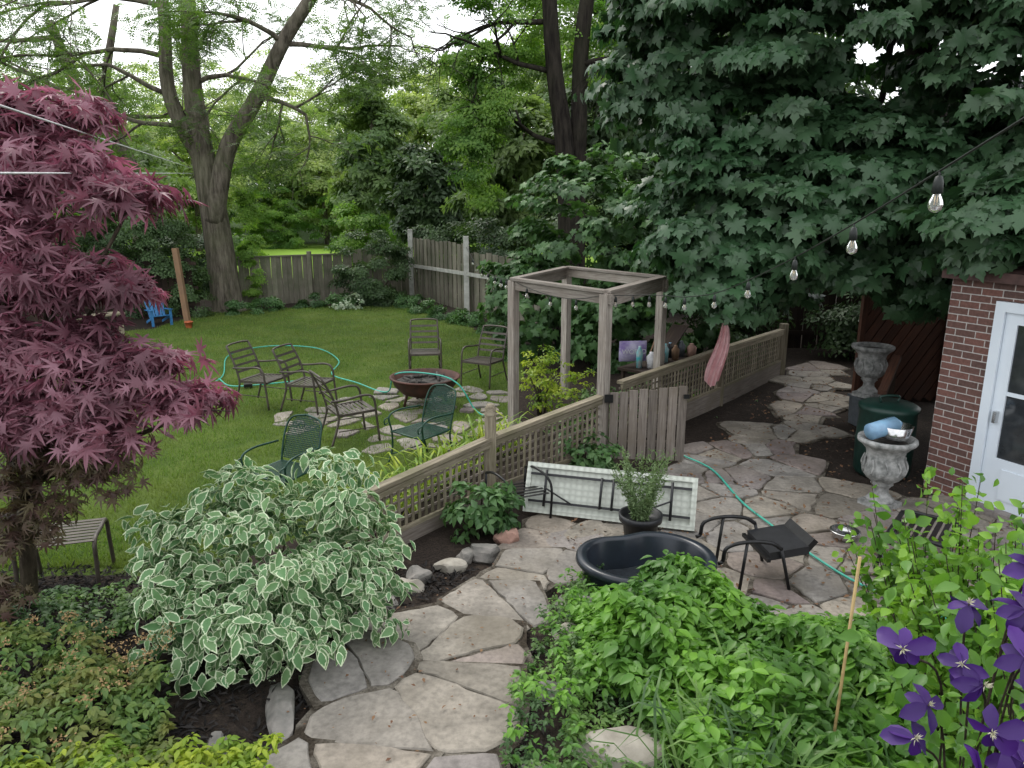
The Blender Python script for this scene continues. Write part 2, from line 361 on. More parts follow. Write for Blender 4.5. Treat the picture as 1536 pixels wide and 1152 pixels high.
me.polygons.foreach_set('use_smooth',np.ones(len(me.polygons),dtype=bool))
ob=bpy.data.objects.new('ground',me); scene.collection.objects.link(ob)

GB=T([(0,-.09,0),(0,.09,0),(.35,0,1)],[(0,1,2)])
n=260000; gy=6+17.5*R.rand(n)**1.5; gx=-13+13.6*R.rand(n)
k=inpoly(gx,gy,lawn)&(gx>-.78*gy-.5); gx,gy=gx[k],gy[k]; n=len(gx)
pz=np.sin(gx*2.3+np.sin(gy*1.7)*2)*np.sin(gy*1.9+np.sin(gx*1.1)*2)
M['grass']=leafmat('grass_mat',(.075,.15,.022),(.16,.24,.045),(.135,.185,.04),rough=.6,trans=.3,cscale=1.1,transcol=(1.3,1.4,.65))
pts=np.stack([gx,gy,tz(gx,gy)],1); k=R.rand(n)>.5*(pz<-.15)
pts=pts[k]; n=len(pts)
leaves('lawn_grass',pts,np.tile((0,0,1.),(n,1)),.046,GB,M['grass'],jit=.3,down=0,svar=.6)

# ------------------------------------------------------------------ flagstones
def voronoi_stones(b, poly, size, gap, ztop, depth, m='flag', keep=1.0, rs=None, elong=1, joint=True, extra=.28):
    rs=rs or R; P=np.array(poly); lo=P.min(0)-size; hi=P.max(0)+size
    S=[]; 
    for i in np.arange(lo[0],hi[0],size):
        for j in np.arange(lo[1],hi[1],size*elong):
            S.append((i+size*rs.uniform(-.6,.6),j+size*elong*rs.uniform(-.6,.6)))
            if rs.rand()<extra: S.append((i+size*rs.uniform(-.5,.5),j+size*elong*rs.uniform(-.5,.5)))
    S=np.array(S)
    def cellof(s,i,g,d):
        cell=[s+np.array(q)*size*1.3 for q in ((-1,-1),(1,-1),(1,1),(-1,1))]
        for j in np.argsort(d)[1:22]:
            nv=S[j]-s; L=np.linalg.norm(nv); nv=nv/L; lim=L/2-g()
            new=[]
            for a_ in range(len(cell)):
                p,q=cell[a_],cell[(a_+1)%len(cell)]; dp=np.dot(p-s,nv)-lim; dq=np.dot(q-s,nv)-lim
                if dp<=0: new.append(p)
                if dp*dq<0: new.append(p+(q-p)*dp/(dp-dq))
            cell=new
            if len(cell)<3: return None
        return cell
    for i,s in enumerate(S):
        if not inpoly(np.array([s[0]]),np.array([s[1]]),poly)[0] or rs.rand()>keep: continue
        d=np.linalg.norm(S-s,axis=1)
        cell=cellof(s,i,lambda:gap*rs.uniform(.3,1.6),d)
        if cell is None: continue
        z=ztop(s[0],s[1])+rs.uniform(-.008,.01)
        if joint:
            c2=cellof(s,i,lambda:-.03,d)
            if c2: n=len(c2); b.add([(p[0],p[1],z-.016-rs.uniform(0,.004)) for p in c2]+[(p[0],p[1],z-depth) for p in c2],[tuple(range(n))]+[(k,n+k,n+(k+1)%n,(k+1)%n) for k in range(n)],'joint')
        o=[]
        for a_ in range(len(cell)):
            p,q=cell[a_],cell[(a_+1)%len(cell)]; L=np.linalg.norm(q-p)
            if L<.02: continue
            o.append(p+(s-p)*rs.uniform(0,.07)); kk=max(1,int(L/.07)); bow=rs.randn()*.012; nn=np.array((-(q-p)[1],(q-p)[0]))/L
            for t in range(1,kk): o.append(p+(q-p)*t/kk+rs.randn(2)*.007+nn*bow*math.sin(math.pi*t/kk))
        if len(o)<3: continue
        o=np.array(o); c=o.mean(0); n=len(o)
        tilt=rs.randn(2)*.014
        zz=lambda p:z+np.dot(p-c,tilt)
        inn=c+(o-c)*(1-.010/(.5*size)); mid=o
        vs=[(p[0],p[1],zz(p)) for p in inn]+[(p[0],p[1],zz(p)-.009) for p in mid]+[(p[0],p[1],zz(p)-depth) for p in mid]
        fs=[tuple(range(n))]+[(k,n+k,n+(k+1)%n,(k+1)%n) for k in range(n)]+[(n+k,2*n+k,2*n+(k+1)%n,n+(k+1)%n) for k in range(n)]
        b.add(vs,fs,m)
patio=[(.6,6.9),(1.1,7.5),(1.8,8.4),(2.3,9.1),(3.4,10.3),(4.4,11.8),(5.1,13.3),(5.5,14.0),(6.4,14.0),(6.2,13.2),(5.5,11.7),(4.7,10.6),(4.1,9.7),(3.75,8.8),(4.15,8.1),(5.1,7.6),(6.9,5.5),(6.9,4.0),(2.6,4.4),(1.9,5.3),(1.0,5.7),(.4,6.0)]
b=B(); voronoi_stones(b,patio,.56,.012,lambda x,y:.035,.05,rs=np.random.RandomState(3),extra=.4); b.done('stone_patio')
b=B(); voronoi_stones(b,path,.50,.010,stepz,.16,rs=np.random.RandomState(44),extra=.35); b.done('flagstone_path')
pit=[(-3.5,10.3),(-2.8,12.0),(-1.5,12.7),(.1,12.2),(.1,10.1),(-.7,9.2),(-2.0,9.1)]
b=B(); voronoi_stones(b,pit,.44,.05,lambda x,y:.025,.04,keep=.8,rs=np.random.RandomState(5),joint=False); b.done('firepit_stepping_stones')

# ------------------------------------------------------------------ leaf litter / mulch
n=3200; lx=R.uniform(.5,6.5,n); ly=R.uniform(5.2,15,n); k=inpoly(lx,ly,patio)|((lx>3.6)&(lx<5)&(ly>7.8)&(ly<12)); lx,ly=lx[k],ly[k]
M['litter']=leafmat('dry_leaves',(.10,.045,.025),(.19,.11,.055),rough=.8,trans=0)
leaves('leaf_litter',np.stack([lx,ly,np.full(len(lx),.055)],1),np.tile((0,0,1.),(len(lx),1)),.042,DIA,M['litter'],jit=.3,down=0,svar=.6)
n=420; lx=R.uniform(-1.4,.9,n); ly=R.uniform(2.6,6.8,n); k=inpoly(lx,ly,path); lx,ly=lx[k],ly[k]
leaves('leaf_litter',np.stack([lx,ly,np.array([stepz(a_,b_) for a_,b_ in zip(lx,ly)])+.018],1),np.tile((0,0,1.),(len(lx),1)),.026,DIA,M['litter'],jit=.2,down=0,svar=.6)
n=14000; lx=R.uniform(-4.5,.2,n); ly=R.uniform(2.4,6,n)
M['mulch']=leafmat('mulch_mat',(.008,.007,.007),(.03,.026,.024),rough=.85,trans=0)
k=~inpoly(lx,ly,path); lx,ly=lx[k],ly[k]
leaves('mulch_chips',np.stack([lx,ly,tz(lx,ly)+.012],1),np.tile((0,0,1.),(len(lx),1)),.06,DIA,M['mulch'],jit=.5,down=0,svar=.6,widths=.5)

# ------------------------------------------------------------------ lattice fence
def lattice(b,p0,p1,r0,r1,kick=.2,base=0):
    p0=np.array(p0,float);p1=np.array(p1,float);L=np.linalg.norm(p1-p0);d=(p1-p0)/L
    nn=np.array((d[1],-d[0],0)); q=lambda t,z,o=0:np.array((*(p0+d*t),z))+nn*o
    b.beam(q(0,r0),q(L,r1),.10,.04,'wood'); b.beam(q(0,r0-.06,.025),q(L,r1-.06,.025),.03,.06,'wood')
    b.beam(q(0,base+kick/2,.02),q(L,base+kick/2,.02),.04,kick,'woodgate')
    b.beam(q(0,base+kick+.025,.03),q(L,base+kick+.025,.03),.03,.04,'wood')
    t=.06
    while t<L-.02:
        r=r0+(r1-r0)*t/L; b.beam(q(t,base+kick),q(t,r-.02),.034,.01,'wood',up=(nn[0],nn[1],0)); t+=.09
    z=base+kick+.09
    while z<min(r0,r1)-.06:
        b.beam(q(0,z,-.012),q(L,z+(r1-r0)*(z-base)/r0,-.012),.01,.026,'woodgate'); z+=.09
b=B(); lattice(b,(-1.55,5.88),(-.23,7.56),.63,.72,.14); lattice(b,(-.23,7.56),(1.09,8.82),.72,.84,.14)
b.beam((-.23,7.56,0),(-.23,7.56,.97),.12,.12,'wood'); b.lathe([(.001,1.10),(.035,1.095),(.06,1.05),(.055,1.02),(.066,1.0),(.066,.97)],'wood',12,c=(-.23,7.56,0))
b.done('lattice_fence')
b=B(); lattice(b,(1.4,9.3),(3.3,11.4),.90,.93,.28); lattice(b,(3.3,11.4),(5.0,13.5),.93,.87,.28)
b.beam((3.3,11.4,0),(3.3,11.4,1.12),.11,.11,'wood'); b.beam((5.02,13.5,0),(5.02,13.5,.98),.13,.13,'wood')
b.done('lattice_fence')
b=B(); g0=np.array((1.20,8.80)); g1=np.array((2.14,8.70)); L=np.linalg.norm(g1-g0); d=(g1-g0)/L; nb=8
for i in range(nb):
    t=(i+.5)/nb*L; c=g0+d*t; top=.9+.11*(i/nb)+R.uniform(-.012,.012)
    b.beam((c[0],c[1],.04+.01*R.rand()),(c[0],c[1],top),.102,.02,'woodgate',up=(0,1,0))
for z in (.22,.78):
    b.beam((g0[0],g0[1]+.035,z),(g1[0],g1[1]+.035,z+.04),.03,.08,'woodgate')
b.box((1.19,8.765,.83),(.1,.02,.1),'black'); b.box((2.12,8.67,.88),(.07,.02,.05),'black')
b.done('picket_gate')
FL=(.02,10.35);FR=(1.13,8.87);BR=(2.15,10.6);BL=(.9,12.2)
b=B(); H=2.1
for p in (FL,FR,BR,BL): b.beam((*p,0),(*p,H-.0),.115,.115,'woodgrey',up=(.7,.7,0))
def pb(p,q,z,h,ext=.08):
    p=np.array((*p,z));q=np.array((*q,z));d=(q-p)/np.linalg.norm(q-p); b.beam(p-d*ext,q+d*ext,.045,h,'woodgrey')
pb(FL,FR,H+.001-.06,.12,.10); pb(BL,BR,H-.06,.12,.1); pb(FR,BR,H-.075,.17,.03); pb(FL,BL,H-.075,.15,.03)
for p,q in ((FL,FR),(BL,BR),(FL,BL),(FR,BR)):
    P0=np.array((*p,H+.024));Q0=np.array((*q,H+.024)); z=.006*R.rand(); b.beam(P0+(0,0,z),Q0+(0,0,z),.12,.035,'woodgrey')
b.done('pergola_frame')

# ------------------------------------------------------------------ far fences
def boards(b,p0,p1,h,bw=.15,gap=.012,m='woodfar',rail=True):
    p0=np.array(p0,float);p1=np.array(p1,float);L=np.linalg.norm(p1-p0);d=(p1-p0)/L; n=int(L/(bw+gap))
    nn=np.array((-d[1],d[0]))
    for i in range(n):
        c=p0+d*(i+.5)*(bw+gap); hh=h+R.uniform(-.03,.03); o=.03*(i%2)
        b.beam((*(c+nn*o),0),(*(c+nn*o),hh),bw,.02,m,up=(nn[0],nn[1],0))
    if rail:
        for z in (.35,h*.5,h-.12): b.beam((*(p0-nn*.03),z),(*(p1-nn*.03),z),.04,.09,m)
b=B(); boards(b,(-8.3,22.6),(-5.2,24.4),1.5,rail=False); boards(b,(-5.2,24.4),(-3.3,25.3),1.65,rail=False)
b.beam((-6.4,23.6,0),(-6.4,23.6,1.62),.12,.12,'woodfar'); b.beam((-8.3,22.57,1.5),(-5.2,24.37,1.5),.06,.05,'woodfar'); b.done('board_fence')
b=B(); boards(b,(-3.3,25.2),(-1.2,21.4),1.95,rail=False); boards(b,(-1.2,21.4),(1.0,18.2),1.75,rail=False)
for x,y,h in ((-3.38,25.0,2.25),(-1.3,21.25,2.2)): b.beam((x,y,0),(x,y,h),.15,.15,'whitepost')
b.beam((-3.3,25.0,1.05),(-1.3,21.2,1.15),.05,.1,'whitepost'); b.beam((-1.3,21.2,1.15),(1.0,18,1.1),.05,.1,'whitepost'); b.done('board_fence')
b=B(); boards(b,(-16,19),(-8.8,20.8),1.6,m='wooddark'); b.done('board_fence')
b=B(); b.beam((-8.45,19.1,0),(-8.6,19.15,2.0),.13,.13,'post'); b.done('wooden_post')
b=B(); boards(b,(4.8,16.3),(12,15.5),2.6,m='wooddark'); b.done('board_fence')  # dark boards stand in for the shade behind the maple tunnel
b=B(); x0,x1,y0=5.55,6.95,11.6; 
for i in range(-8,9):
    p=[x0+i*.17,.05]
    tx0=max(0,(x0-p[0])/1.0); tx1=min(1,(x1-p[0])/1.0)
    if tx1-tx0<.06: continue
    b.beam((p[0]+tx0,y0,p[1]+1.65*tx0),(p[0]+tx1,y0,p[1]+1.65*tx1),.02,.13,'woodred')
b.box(((x0+x1)/2,y0+.05,.88),(1.4,.03,1.75),'wooddark')
b.beam((x0,y0-.02,0),(x0,y0-.02,1.8),.09,.09,'woodred'); b.beam((x1,y0-.02,0),(x1,y0-.02,1.8),.09,.09,'woodred'); b.beam((x0,y0-.02,1.82),(x1,y0-.02,1.82),.09,.09,'woodred')
b.done('wooden_privacy_screen')

# ------------------------------------------------------------------ brick house
house=bpy.data.objects.new('brick_house',None); scene.collection.objects.link(house); house.location=(4.66,7.85,0); house.rotation_euler=(0,0,math.atan2(-.9,.44))
b=B()
def hb(x0,x1,y0,y1,z0,z1,m): b.box(((x0+x1)/2,(y0+y1)/2,(z0+z1)/2),(x1-x0,y1-y0,z1-z0),m)
hb(0,.5,0,.25,0,2.42,'brick'); hb(1.62,6,0,.25,0,2.42,'brick'); hb(.5,1.62,0,.25,2.22,2.42,'brick'); hb(0,.25,.25,5,0,2.42,'brick')
b.done('walls',parent=house)
b=B(); hb(.5,.6,-.03,.12,.1,2.215,'white'); hb(1.52,1.62,-.03,.12,.1,2.215,'white'); hb(.6,1.52,-.03,.12,2.115,2.215,'white'); hb(.45,1.67,-.12,.2,0,.098,'flag'); b.done('door_frame',parent=house)
b=B(); 
hb(.603,.72,.0,.05,.1,2.112,'white'); hb(1.4,1.517,.0,.05,.1,2.112,'white'); hb(.72,1.4,0,.05,.1,.62,'white'); hb(.72,1.4,0,.05,2.0,2.112,'white'); hb(.72,1.4,.005,.045,1.28,1.32,'white'); hb(.8,1.32,-.012,-.002,.2,.52,'white')
hb(.72,1.4,.02,.03,.62,2.0,'glass'); b.box((.67,-.03,1.05),(.03,.06,.12),'steel'); b.done('storm_door',parent=house)
b=B(); hb(-.04,6.2,-.08,5,2.425,2.45,'roof'); hb(-.06,6.2,-.105,-.08,2.40,2.50,'roof'); hb(-.065,-.04,-.08,5,2.40,2.50,'roof')
b.add([(-.06,-.1,2.505),(6.2,-.1,2.505),(6.2,2.5,2.9),(-.06,2.5,2.9),(6.2,5,2.505),(-.06,5,2.505)],[(0,1,2,3),(3,2,4,5),(0,3,5),(1,4,2)],'roof'); b.done('roof',parent=house)

# ------------------------------------------------------------------ chairs
def strap_chair(name,x,y,rz,m='bronze',z=0):
    b=B()
    for s in (-1,1):
        b.tube(cr([(.29*s,.30,0),(.29*s,.27,.35),(.29*s,.24,.60),(.29*s,.12,.66),(.29*s,-.15,.63),(.27*s,-.33,.62)],5),.016,m)
        b.tube(cr([(.28*s,-.36,0),(.27*s,-.27,.25),(.26*s,-.24,.42),(.26*s,-.31,.68),(.25*s,-.44,.95)],5),.016,m)
        b.beam((.26*s,-.24,.41),(.27*s,.27,.43),.02,.035,m)
        b.beam((.27*s,-.25,.2),(.28*s,.28,.2),.012,.012,m)
    b.tube(cr([(-.25,-.44,.95),(-.12,-.455,.965),(.12,-.455,.965),(.25,-.44,.95)],4),.016,m)
    b.beam((-.27,.27,.42),(.27,.27,.42),.02,.03,m); b.beam((-.26,-.24,.42),(.26,-.24,.42),.02,.03,m)
    for i in range(8):
        yy=-.2+i*.062; b.beam((-.26,yy,.435-.01*math.sin(i/7*3.14)),(.26,yy,.435-.01*math.sin(i/7*3.14)),.042,.005,m)
    for i in range(4):
        t=i/4; zz=.55+t*.40; yy=-.275-.15*t**1.3
        b.beam((-.25,yy,zz),(.25,yy,zz),.008,.036,m,up=(0,-.35,1))
    return b.done(name,(x,y,z),rz)
def face(x,y,tx,ty): return math.atan2(ty-y,tx-x)-math.pi/2
cx,cy=-1.38,11.4
for x,y,tx,ty in ((-1.62,13.5,-1.3,11),(-.5,12.75,-1.5,10.9),(-3.95,11.4,-1.5,10.5),(-3.15,11.15,-1.0,10.5),(-2.2,9.65,-.6,10.6)):
    strap_chair('patio_chair',x,y,face(x,y,tx,ty),z=.03)
def mesh_chair(name,x,y,rz,m='greenmetal',z=0):
    b=B()
    for s in (-1,1):
        b.tube(cr([(.30*s,.30,0),(.28*s,.24,.2),(.28*s,.24,.42),(.30*s,.26,.60),(.30*s,.1,.66),(.29*s,-.26,.64)],5),.012,m)
        b.tube(cr([(.27*s,-.34,0),(.25*s,-.26,.25),(.25*s,-.25,.42),(.25*s,-.33,.72),(.2*s,-.40,.88),(0,-.42,.93)],5),.012,m)
        b.tube([(.27*s,-.3,.12),(.29*s,.27,.12)],.008,m)
        b.tube(cr([(.3*s,.26,.6),(.3*s,.33,.58),(.3*s,.33,.52),(.3*s,.29,.53)],5),.009,m)
    b.tube([(-.25,-.25,.42),(-.27,.25,.42),(.27,.25,.42),(.25,-.25,.42),(-.25,-.25,.42)],.012,m)
    for i in range(25):
        t=-.24+i*.02; b.beam((t,-.25,.42),(t,.25,.42),.009,.003,m); b.beam((-.25,t,.423),(.25,t,.423),.009,.003,m)
        top=.93-.25*(abs(t)/.25)**3
        b.beam((t,-.255,.46),(t,-.255-.17*(top-.42)/.5,top),.009,.003,m,up=(0,1,0))
    for i in range(21):
        zz=.46+i*.0212; w=.24 if zz<.75 else .24*(1-((zz-.75)/.18)**2*.6); yy=-.255-.17*(zz-.42)/.5
        b.beam((-w,yy,zz),(w,yy,zz),.003,.009,m)
    for i in range(5):
        a=-.16+i*.08; b.tube([(a+.03*math.cos(q),-.40,.80+.03*math.sin(q)) for q in np.linspace(0,6.28,9)],.006,m,4)
    return b.done(name,(x,y,z),rz)
mesh_chair('mesh_garden_chair',-1.12,8.75,face(0,0,-.75,-.9)); mesh_chair('mesh_garden_chair',-2.42,7.35,face(0,0,-.5,-1))
mesh_chair('iron_garden_chair',.75,15.3,face(0,0,-.5,-1),'black')
def ottoman(name,x,y,rz,m,z=0,w=.62,dp=.5,h=.42):
    b=B()
    for sx in (-1,1):
        b.tube(cr([(sx*w/2,-dp/2-.04,0),(sx*w/2,-dp/2,h*.6),(sx*w/2,-dp/2+.03,h),(sx*w/2,0,h+.015),(sx*w/2,dp/2-.03,h),(sx*w/2,dp/2,h*.6),(sx*w/2,dp/2+.04,0)],5),.018,m)
    for i in range(8):
        yy=-dp/2+.03+i*(dp-.06)/7; b.beam((-w/2,yy,h+.012),(w/2,yy,h+.012),.042,.006,m)
    return b.done(name,(x,y,z),rz)
ottoman('slatted_ottoman',-3.78,5.72,.3,'bronze',0,.58,.5,.47); ottoman('slatted_side_table',3.62,6.0,.9,'black',.03,.6,.5,.36)
b=B(); 
for o in (0,.5):
    b.tube(cr([(-.30,o,.30),(-.27,o,.42),(-.1,o,.46),(.1,o,.44),(.2,o,.38)],5),.018,'black'); b.tube([(-.1,o,.45),(-.14,o,.0)],.015,'black'); b.tube([(.2,o,.38),(.3,o,.0)],.015,'black'); b.tube([(-.3,o,.30),(-.34,o,.28)],.018,'black')
b.beam((.12,.25,.30),(.46,.25,.34),.44,.07,'pot'); b.beam((.42,.25,.30),(.52,.25,.42),.42,.05,'black'); b.beam((.1,.0,.28),(.1,.5,.28),.03,.03,'black')
b.done('black_lounge_seat',(2.02,5.55,.03),.12)
b=B(); pr=[(.02,.13),(.2,.14),(.38,.21),(.49,.33),(.53,.44),(.56,.445),(.56,.46),(.52,.465),(.47,.36),(.36,.26),(.18,.21),(.01,.205)]
b.lathe(pr,'rust',40); b.disc((0,0,.38),.465,'ash')
for k in range(4): a=k*math.pi/2+.5; b.tube([(.3*math.cos(a),.3*math.sin(a),.24),(.36*math.cos(a),.36*math.sin(a),0)],.02,'rust')
for k in range(9):
    a=R.rand()*6.28; p=R.uniform(-.22,.22,2); b.tube([(p[0]-.16*math.cos(a),p[1]-.16*math.sin(a),.39),(p[0]+.16*math.cos(a),p[1]+.16*math.sin(a),.42+.04*R.rand())],.025,'ash')
b.done('fire_pit_bowl',(cx,cy,.03))
b=B(); fn=lambda a,z:1-.20*math.exp(-((a-1.9)/.42)**2)*(1 if z>.05 else .7)
b.lathe([(.01,.03),(.37,.03),(.40,.08),(.435,.44),(.45,.46),(.50,.465),(.515,.45),(.52,.42),(.50,.40),(.475,.38),(.45,.1),(.42,.0),(.01,0)],'tub',64,sx=1.06,sy=.88,fn=fn)
b.lathe([(.001,.20),(.40,.201)],'water',64,sx=1.06,sy=.88,fn=fn); b.done('stock_tank_tub',(1.05,5.3,.04))
b=B(); b.lathe([(.01,.02),(.13,.0),(.17,.27),(.2,.27),(.205,.33),(.18,.33),(.17,.28),(.01,.28)],'pot',28); pot=b.done('rosemary_pot',(1.2,6.4,.03))
PX=[];NX=[]
for k in range(60):
    a=R.rand()*6.28; l=R.uniform(.3,.68); o=R.uniform(.08,.25); tt=np.linspace(0,1,60); 
    p=np.stack([np.cos(a)*(.05+o*tt**1.3),np.sin(a)*(.05+o*tt**1.3),.28+l*tt],1); PX.append(p+R.randn(60,3)*.006); NX.append(np.tile((math.cos(a),math.sin(a),.6),(60,1)))
M['rosemary']=leafmat('rosemary_mat',(.10,.17,.06),(.18,.25,.12),rough=.6,trans=.2)
leaves('rosemary_leaves',np.concatenate(PX),np.concatenate(NX),.045,DIA,M['rosemary'],parent=pot,down=-.4,jit=1.0,widths=.45)
b=B(); 
b.box((.87,0,.26),(1.74,.035,.52),'table'); 
for z in (.025,.495): b.box((.87,-.03,z),(1.74,.03,.05),'table')
for x in (.025,1.715): b.box((x,-.03,.26),(.05,.03,.42),'table')
b.beam((.05,-.055,.12),(1.69,-.055,.12),.02,.025,'pot'); b.beam((.05,-.055,.40),(1.69,-.055,.40),.02,.025,'pot')
for x0,x1 in ((.22,.80),(1.5,.92)):
    b.tube([(x0,-.07,.07),(x0,-.085,.45)],.014,'pot'); b.tube([(x1,-.09,.1),(x1,-.09,.42)],.013,'pot')
    b.tube([(x0,-.09,.26),((x0+x1)/2,-.1,.12)],.009,'pot')
t=b.done('folding_table',(.12,7.18,.04)); t.rotation_euler=(-rad(26),0,math.atan2(-.5,1.72))
b=B(); 
for o in (0,.45):
    b.tube(cr([(o,0,0),(o+.02,.02,.30),(o+.0,.1,.42),(o-.05,.3,.46),(o-.06,.5,.4)],6),.014,'black')
for i in range(6): b.beam((0,.05+i*.07,.26),(.45,.05+i*.07,.26),.03,.005,'black')
b.tube([(-.06,.5,.4),(-.05,.55,0)],.014,'black'); b.tube([(.39,.5,.4),(.4,.55,0)],.014,'black'); b.done('iron_lounge_chair',(-.02,6.85,.03),.4)
def urn(name,x,y,z,s=1):
    b=B(); b.box((0,0,.03),(.30,.30,.06),'urn')
    fl=lambda a,zz:1+(.05*abs(math.sin(a*6)) if .3<zz<.62 else 0)
    b.lathe([(.13,.06),(.14,.08),(.12,.1),(.075,.15),(.07,.2),(.09,.235),(.11,.25),(.10,.27),(.15,.31),(.195,.37),(.205,.43),(.185,.50),(.175,.56),(.19,.62),(.245,.68),(.275,.70),(.285,.72),(.28,.745),(.25,.75),(.22,.72),(.19,.66),(.01,.64)],'urn',48,fn=fl)
    for k in range(10):
        a=k*.628; b.tube(cr([(.2*math.cos(a),.2*math.sin(a),.38),(.215*math.cos(a+.14),.215*math.sin(a+.14),.46),(.195*math.cos(a),.195*math.sin(a),.54)],4),.012,'urn',5)
    b.disc((0,0,.69),.21,'ash'); return b.done(name,(x,y,z),.5,scale=s)
u1=urn('stone_urn',3.92,7.35,.03,1.02); urn('stone_urn',5.12,10.3,.45,1.0)
b=B(); 
b.lathe([(.22,0),(.24,.4),(.27,.4),(.27,.43),(.2,.43),(.2,.38),(.01,.38)],'greyplastic',4,c=(0,0,0)); b.done('square_planter',(5.12,10.3,.02),.9)
b=B(); b.lathe([(.2,0),(.24,.32),(.26,.32),(.26,.35),(.2,.35),(.2,.3),(.01,.3)],'greyplastic',4); b.done('square_planter',(5.0,9.6,.02),.6)
b=B(); b.lathe([(.001,.0),(.28,.0),(.31,.05),(.32,.4),(.33,.42),(.32,.44),(.31,.78),(.33,.8),(.33,.84),(.28,.87),(.001,.88)],'greenbarrel',32)
b.tube(cr([(-.1,0,.88),(-.1,0,.95),(.1,0,.95),(.1,0,.88)],4),.015,'greenbarrel'); b.done('rain_barrel',(4.42,8.35,.02))
b=B(); b.beam((4.5,8.7,.92),(5.0,9.4,1.22),.10,.06,'woodred'); b.beam((4.85,9.2,0),(4.85,9.2,1.12),.08,.08,'wooddark'); b.done('downspout_trough')
b=B(); b.tube([(-.2,0,.08),(.12,.02,.12)],[.085,.09],'bluebottle',16); b.tube([(.12,.02,.12),(.2,.02,.13)],[.085,.03],'bluebottle',16); b.lathe([(.14,0),(.17,.13),(.16,.13),(.13,.02),(.01,.015)],'steel',24,c=(.1,-.02,0)); b.done('water_jug',(3.88,7.33,.8),.3)
b=B(); b.lathe([(.001,.01),(.085,.01),(.115,.06),(.14,.065),(.14,.07),(.12,.075),(.09,.03),(.001,.025)],'steel',32); b.lathe([(.11,0),(.12,.055)],'steel',32); b.done('dog_bowl',(3.2,6.55,.05))
b=B(); b.lathe([(.22,0),(.26,.3),(.28,.3),(.28,.34),(.22,.34),(.2,.3),(.01,.28)],'greyplastic',4); b.done('square_planter',(3.15,5.3,.03),.4)

b=B(); W=.46;Hh=.34; nxx=10
vs=[];fs=[]
for sgn in (-1,1):
    for j in range(7):
        for i in range(nxx+1):
            u=i/nxx;v=j/6; t=.07*math.sin(math.pi*u)**.5*math.sin(math.pi*v)**.5+.001
            vs.append(((u-.5)*W,sgn*t+.008*math.sin(u*14+v*5),v*Hh))
for k in (0,1):
    for j in range(6):
        for i in range(nxx): o=k*77+j*11+i; fs.append((o,o+1,o+12,o+11))
b.add(vs,fs,'purple',True); bag=b.done('soil_bag',(1.98,11.9,.62),.12)
tx=bpy.data.curves.new('bag_text','FONT'); tx.body='WORLD'; tx.size=.11; tx.align_x='CENTER'; tx.extrude=.002; tx.materials.append(M['bagwhite'])
to=bpy.data.objects.new('bag_text',tx); scene.collection.objects.link(to); to.parent=bag; to.location=(0,-.09,.14); to.rotation_euler=(rad(90),0,0)
b=B(); b.box((0,0,.27),(1.8,.5,.04),'wooddark'); 
for sx in (-.8,.8):
    for sy in (-.2,.2): b.beam((sx,sy,0),(sx,sy,.25),.05,.05,'wooddark')
b.done('potting_bench',(2.5,12.3,.25),.85)
b=B(); 
for k in range(12):
    x=-.75+k*.13+R.uniform(-.03,.03); m=['cyan','bagwhite','pot','greyplastic','bluebottle','cyan','bagwhite','post','pot','bluebottle','greyplastic','rockpink'][k]
    r=R.uniform(.05,.09); h=R.uniform(.2,.38); y=R.uniform(-.15,.15); b.lathe([(.001,0),(r*.8,0),(r,h*.7),(r*.4,h*.9),(r*.4,h),(.001,h)],m,12,c=(x,y,.54))
b.beam((.3,.15,.72),(.85,.2,1.02),.3,.03,'wooddark'); b.beam((-.2,.2,.6),(.1,.2,1.05),.02,.02,'post'); b.done('garden_supplies',(2.6,12.3,0),.85)
b=B(); vs=[];fs=[]; c0=np.array((3.06,11.0,0))
nu,nv=25,16
for j in range(nv):
    v=j/(nv-1)
    for i in range(nu):
        u=i/(nu-1)-.5; w=.06+.19*v**.8-(.12*v*v*v); z=1.42-v*1.0*(1-.22*abs(u)); 
        vs.append((c0[0]+u*w*1.6+.12*(1-v)+.03*math.sin(v*5),c0[1]-.08-.03*math.sin(u*22+v*3)*(.4+v)-.02*math.sin(u*9),z))
for j in range(nv-1):
    for i in range(nu-1): o=j*nu+i; fs.append((o,o+1,o+nu+1,o+nu))
b.add(vs,fs,'pink',True); b.beam((3.25,11.3,.9),(3.2,11.1,1.46),.03,.03,'wood'); b.done('pink_towel')
b=B()
for i in range(5): b.beam((-.24+i*.12,-.1,.3),(-.28+i*.14,-.4,1.0-abs(i-2)*.05),.1,.02,'blue',up=(0,1,0))
for i in range(5): b.beam((-.3,.35-i*.1,.38-.02*i),(.3,.35-i*.1,.38-.02*i),.09,.02,'blue')
for s in (-1,1): b.beam((.33*s,.38,0),(.33*s,.38,.58),.09,.03,'blue'); b.beam((.35*s,.45,.6),(.33*s,-.3,.56),.12,.02,'blue'); b.beam((.3*s,.35,.34),(.28*s,-.5,.06),.03,.09,'blue')
b.done('adirondack_chair',(-9.3,19.3,0),-2.4,scale=.7)
b=B(); b.beam((-.5,0,.62),(.5,0,.62),.4,.04,'wood')
for sx in (-.45,.45): b.beam((sx,0,0),(sx,0,.6),.09,.09,'wood')
b.done('wooden_bench_table',(-9.5,16.9,0),.9)
b=B(); b.lathe([(.1,0),(.14,.2),(.155,.2),(.155,.24),(.13,.24),(.01,.2)],'orange',20); b.done('terracotta_pot',(-8.3,18.8,0),scale=.7)

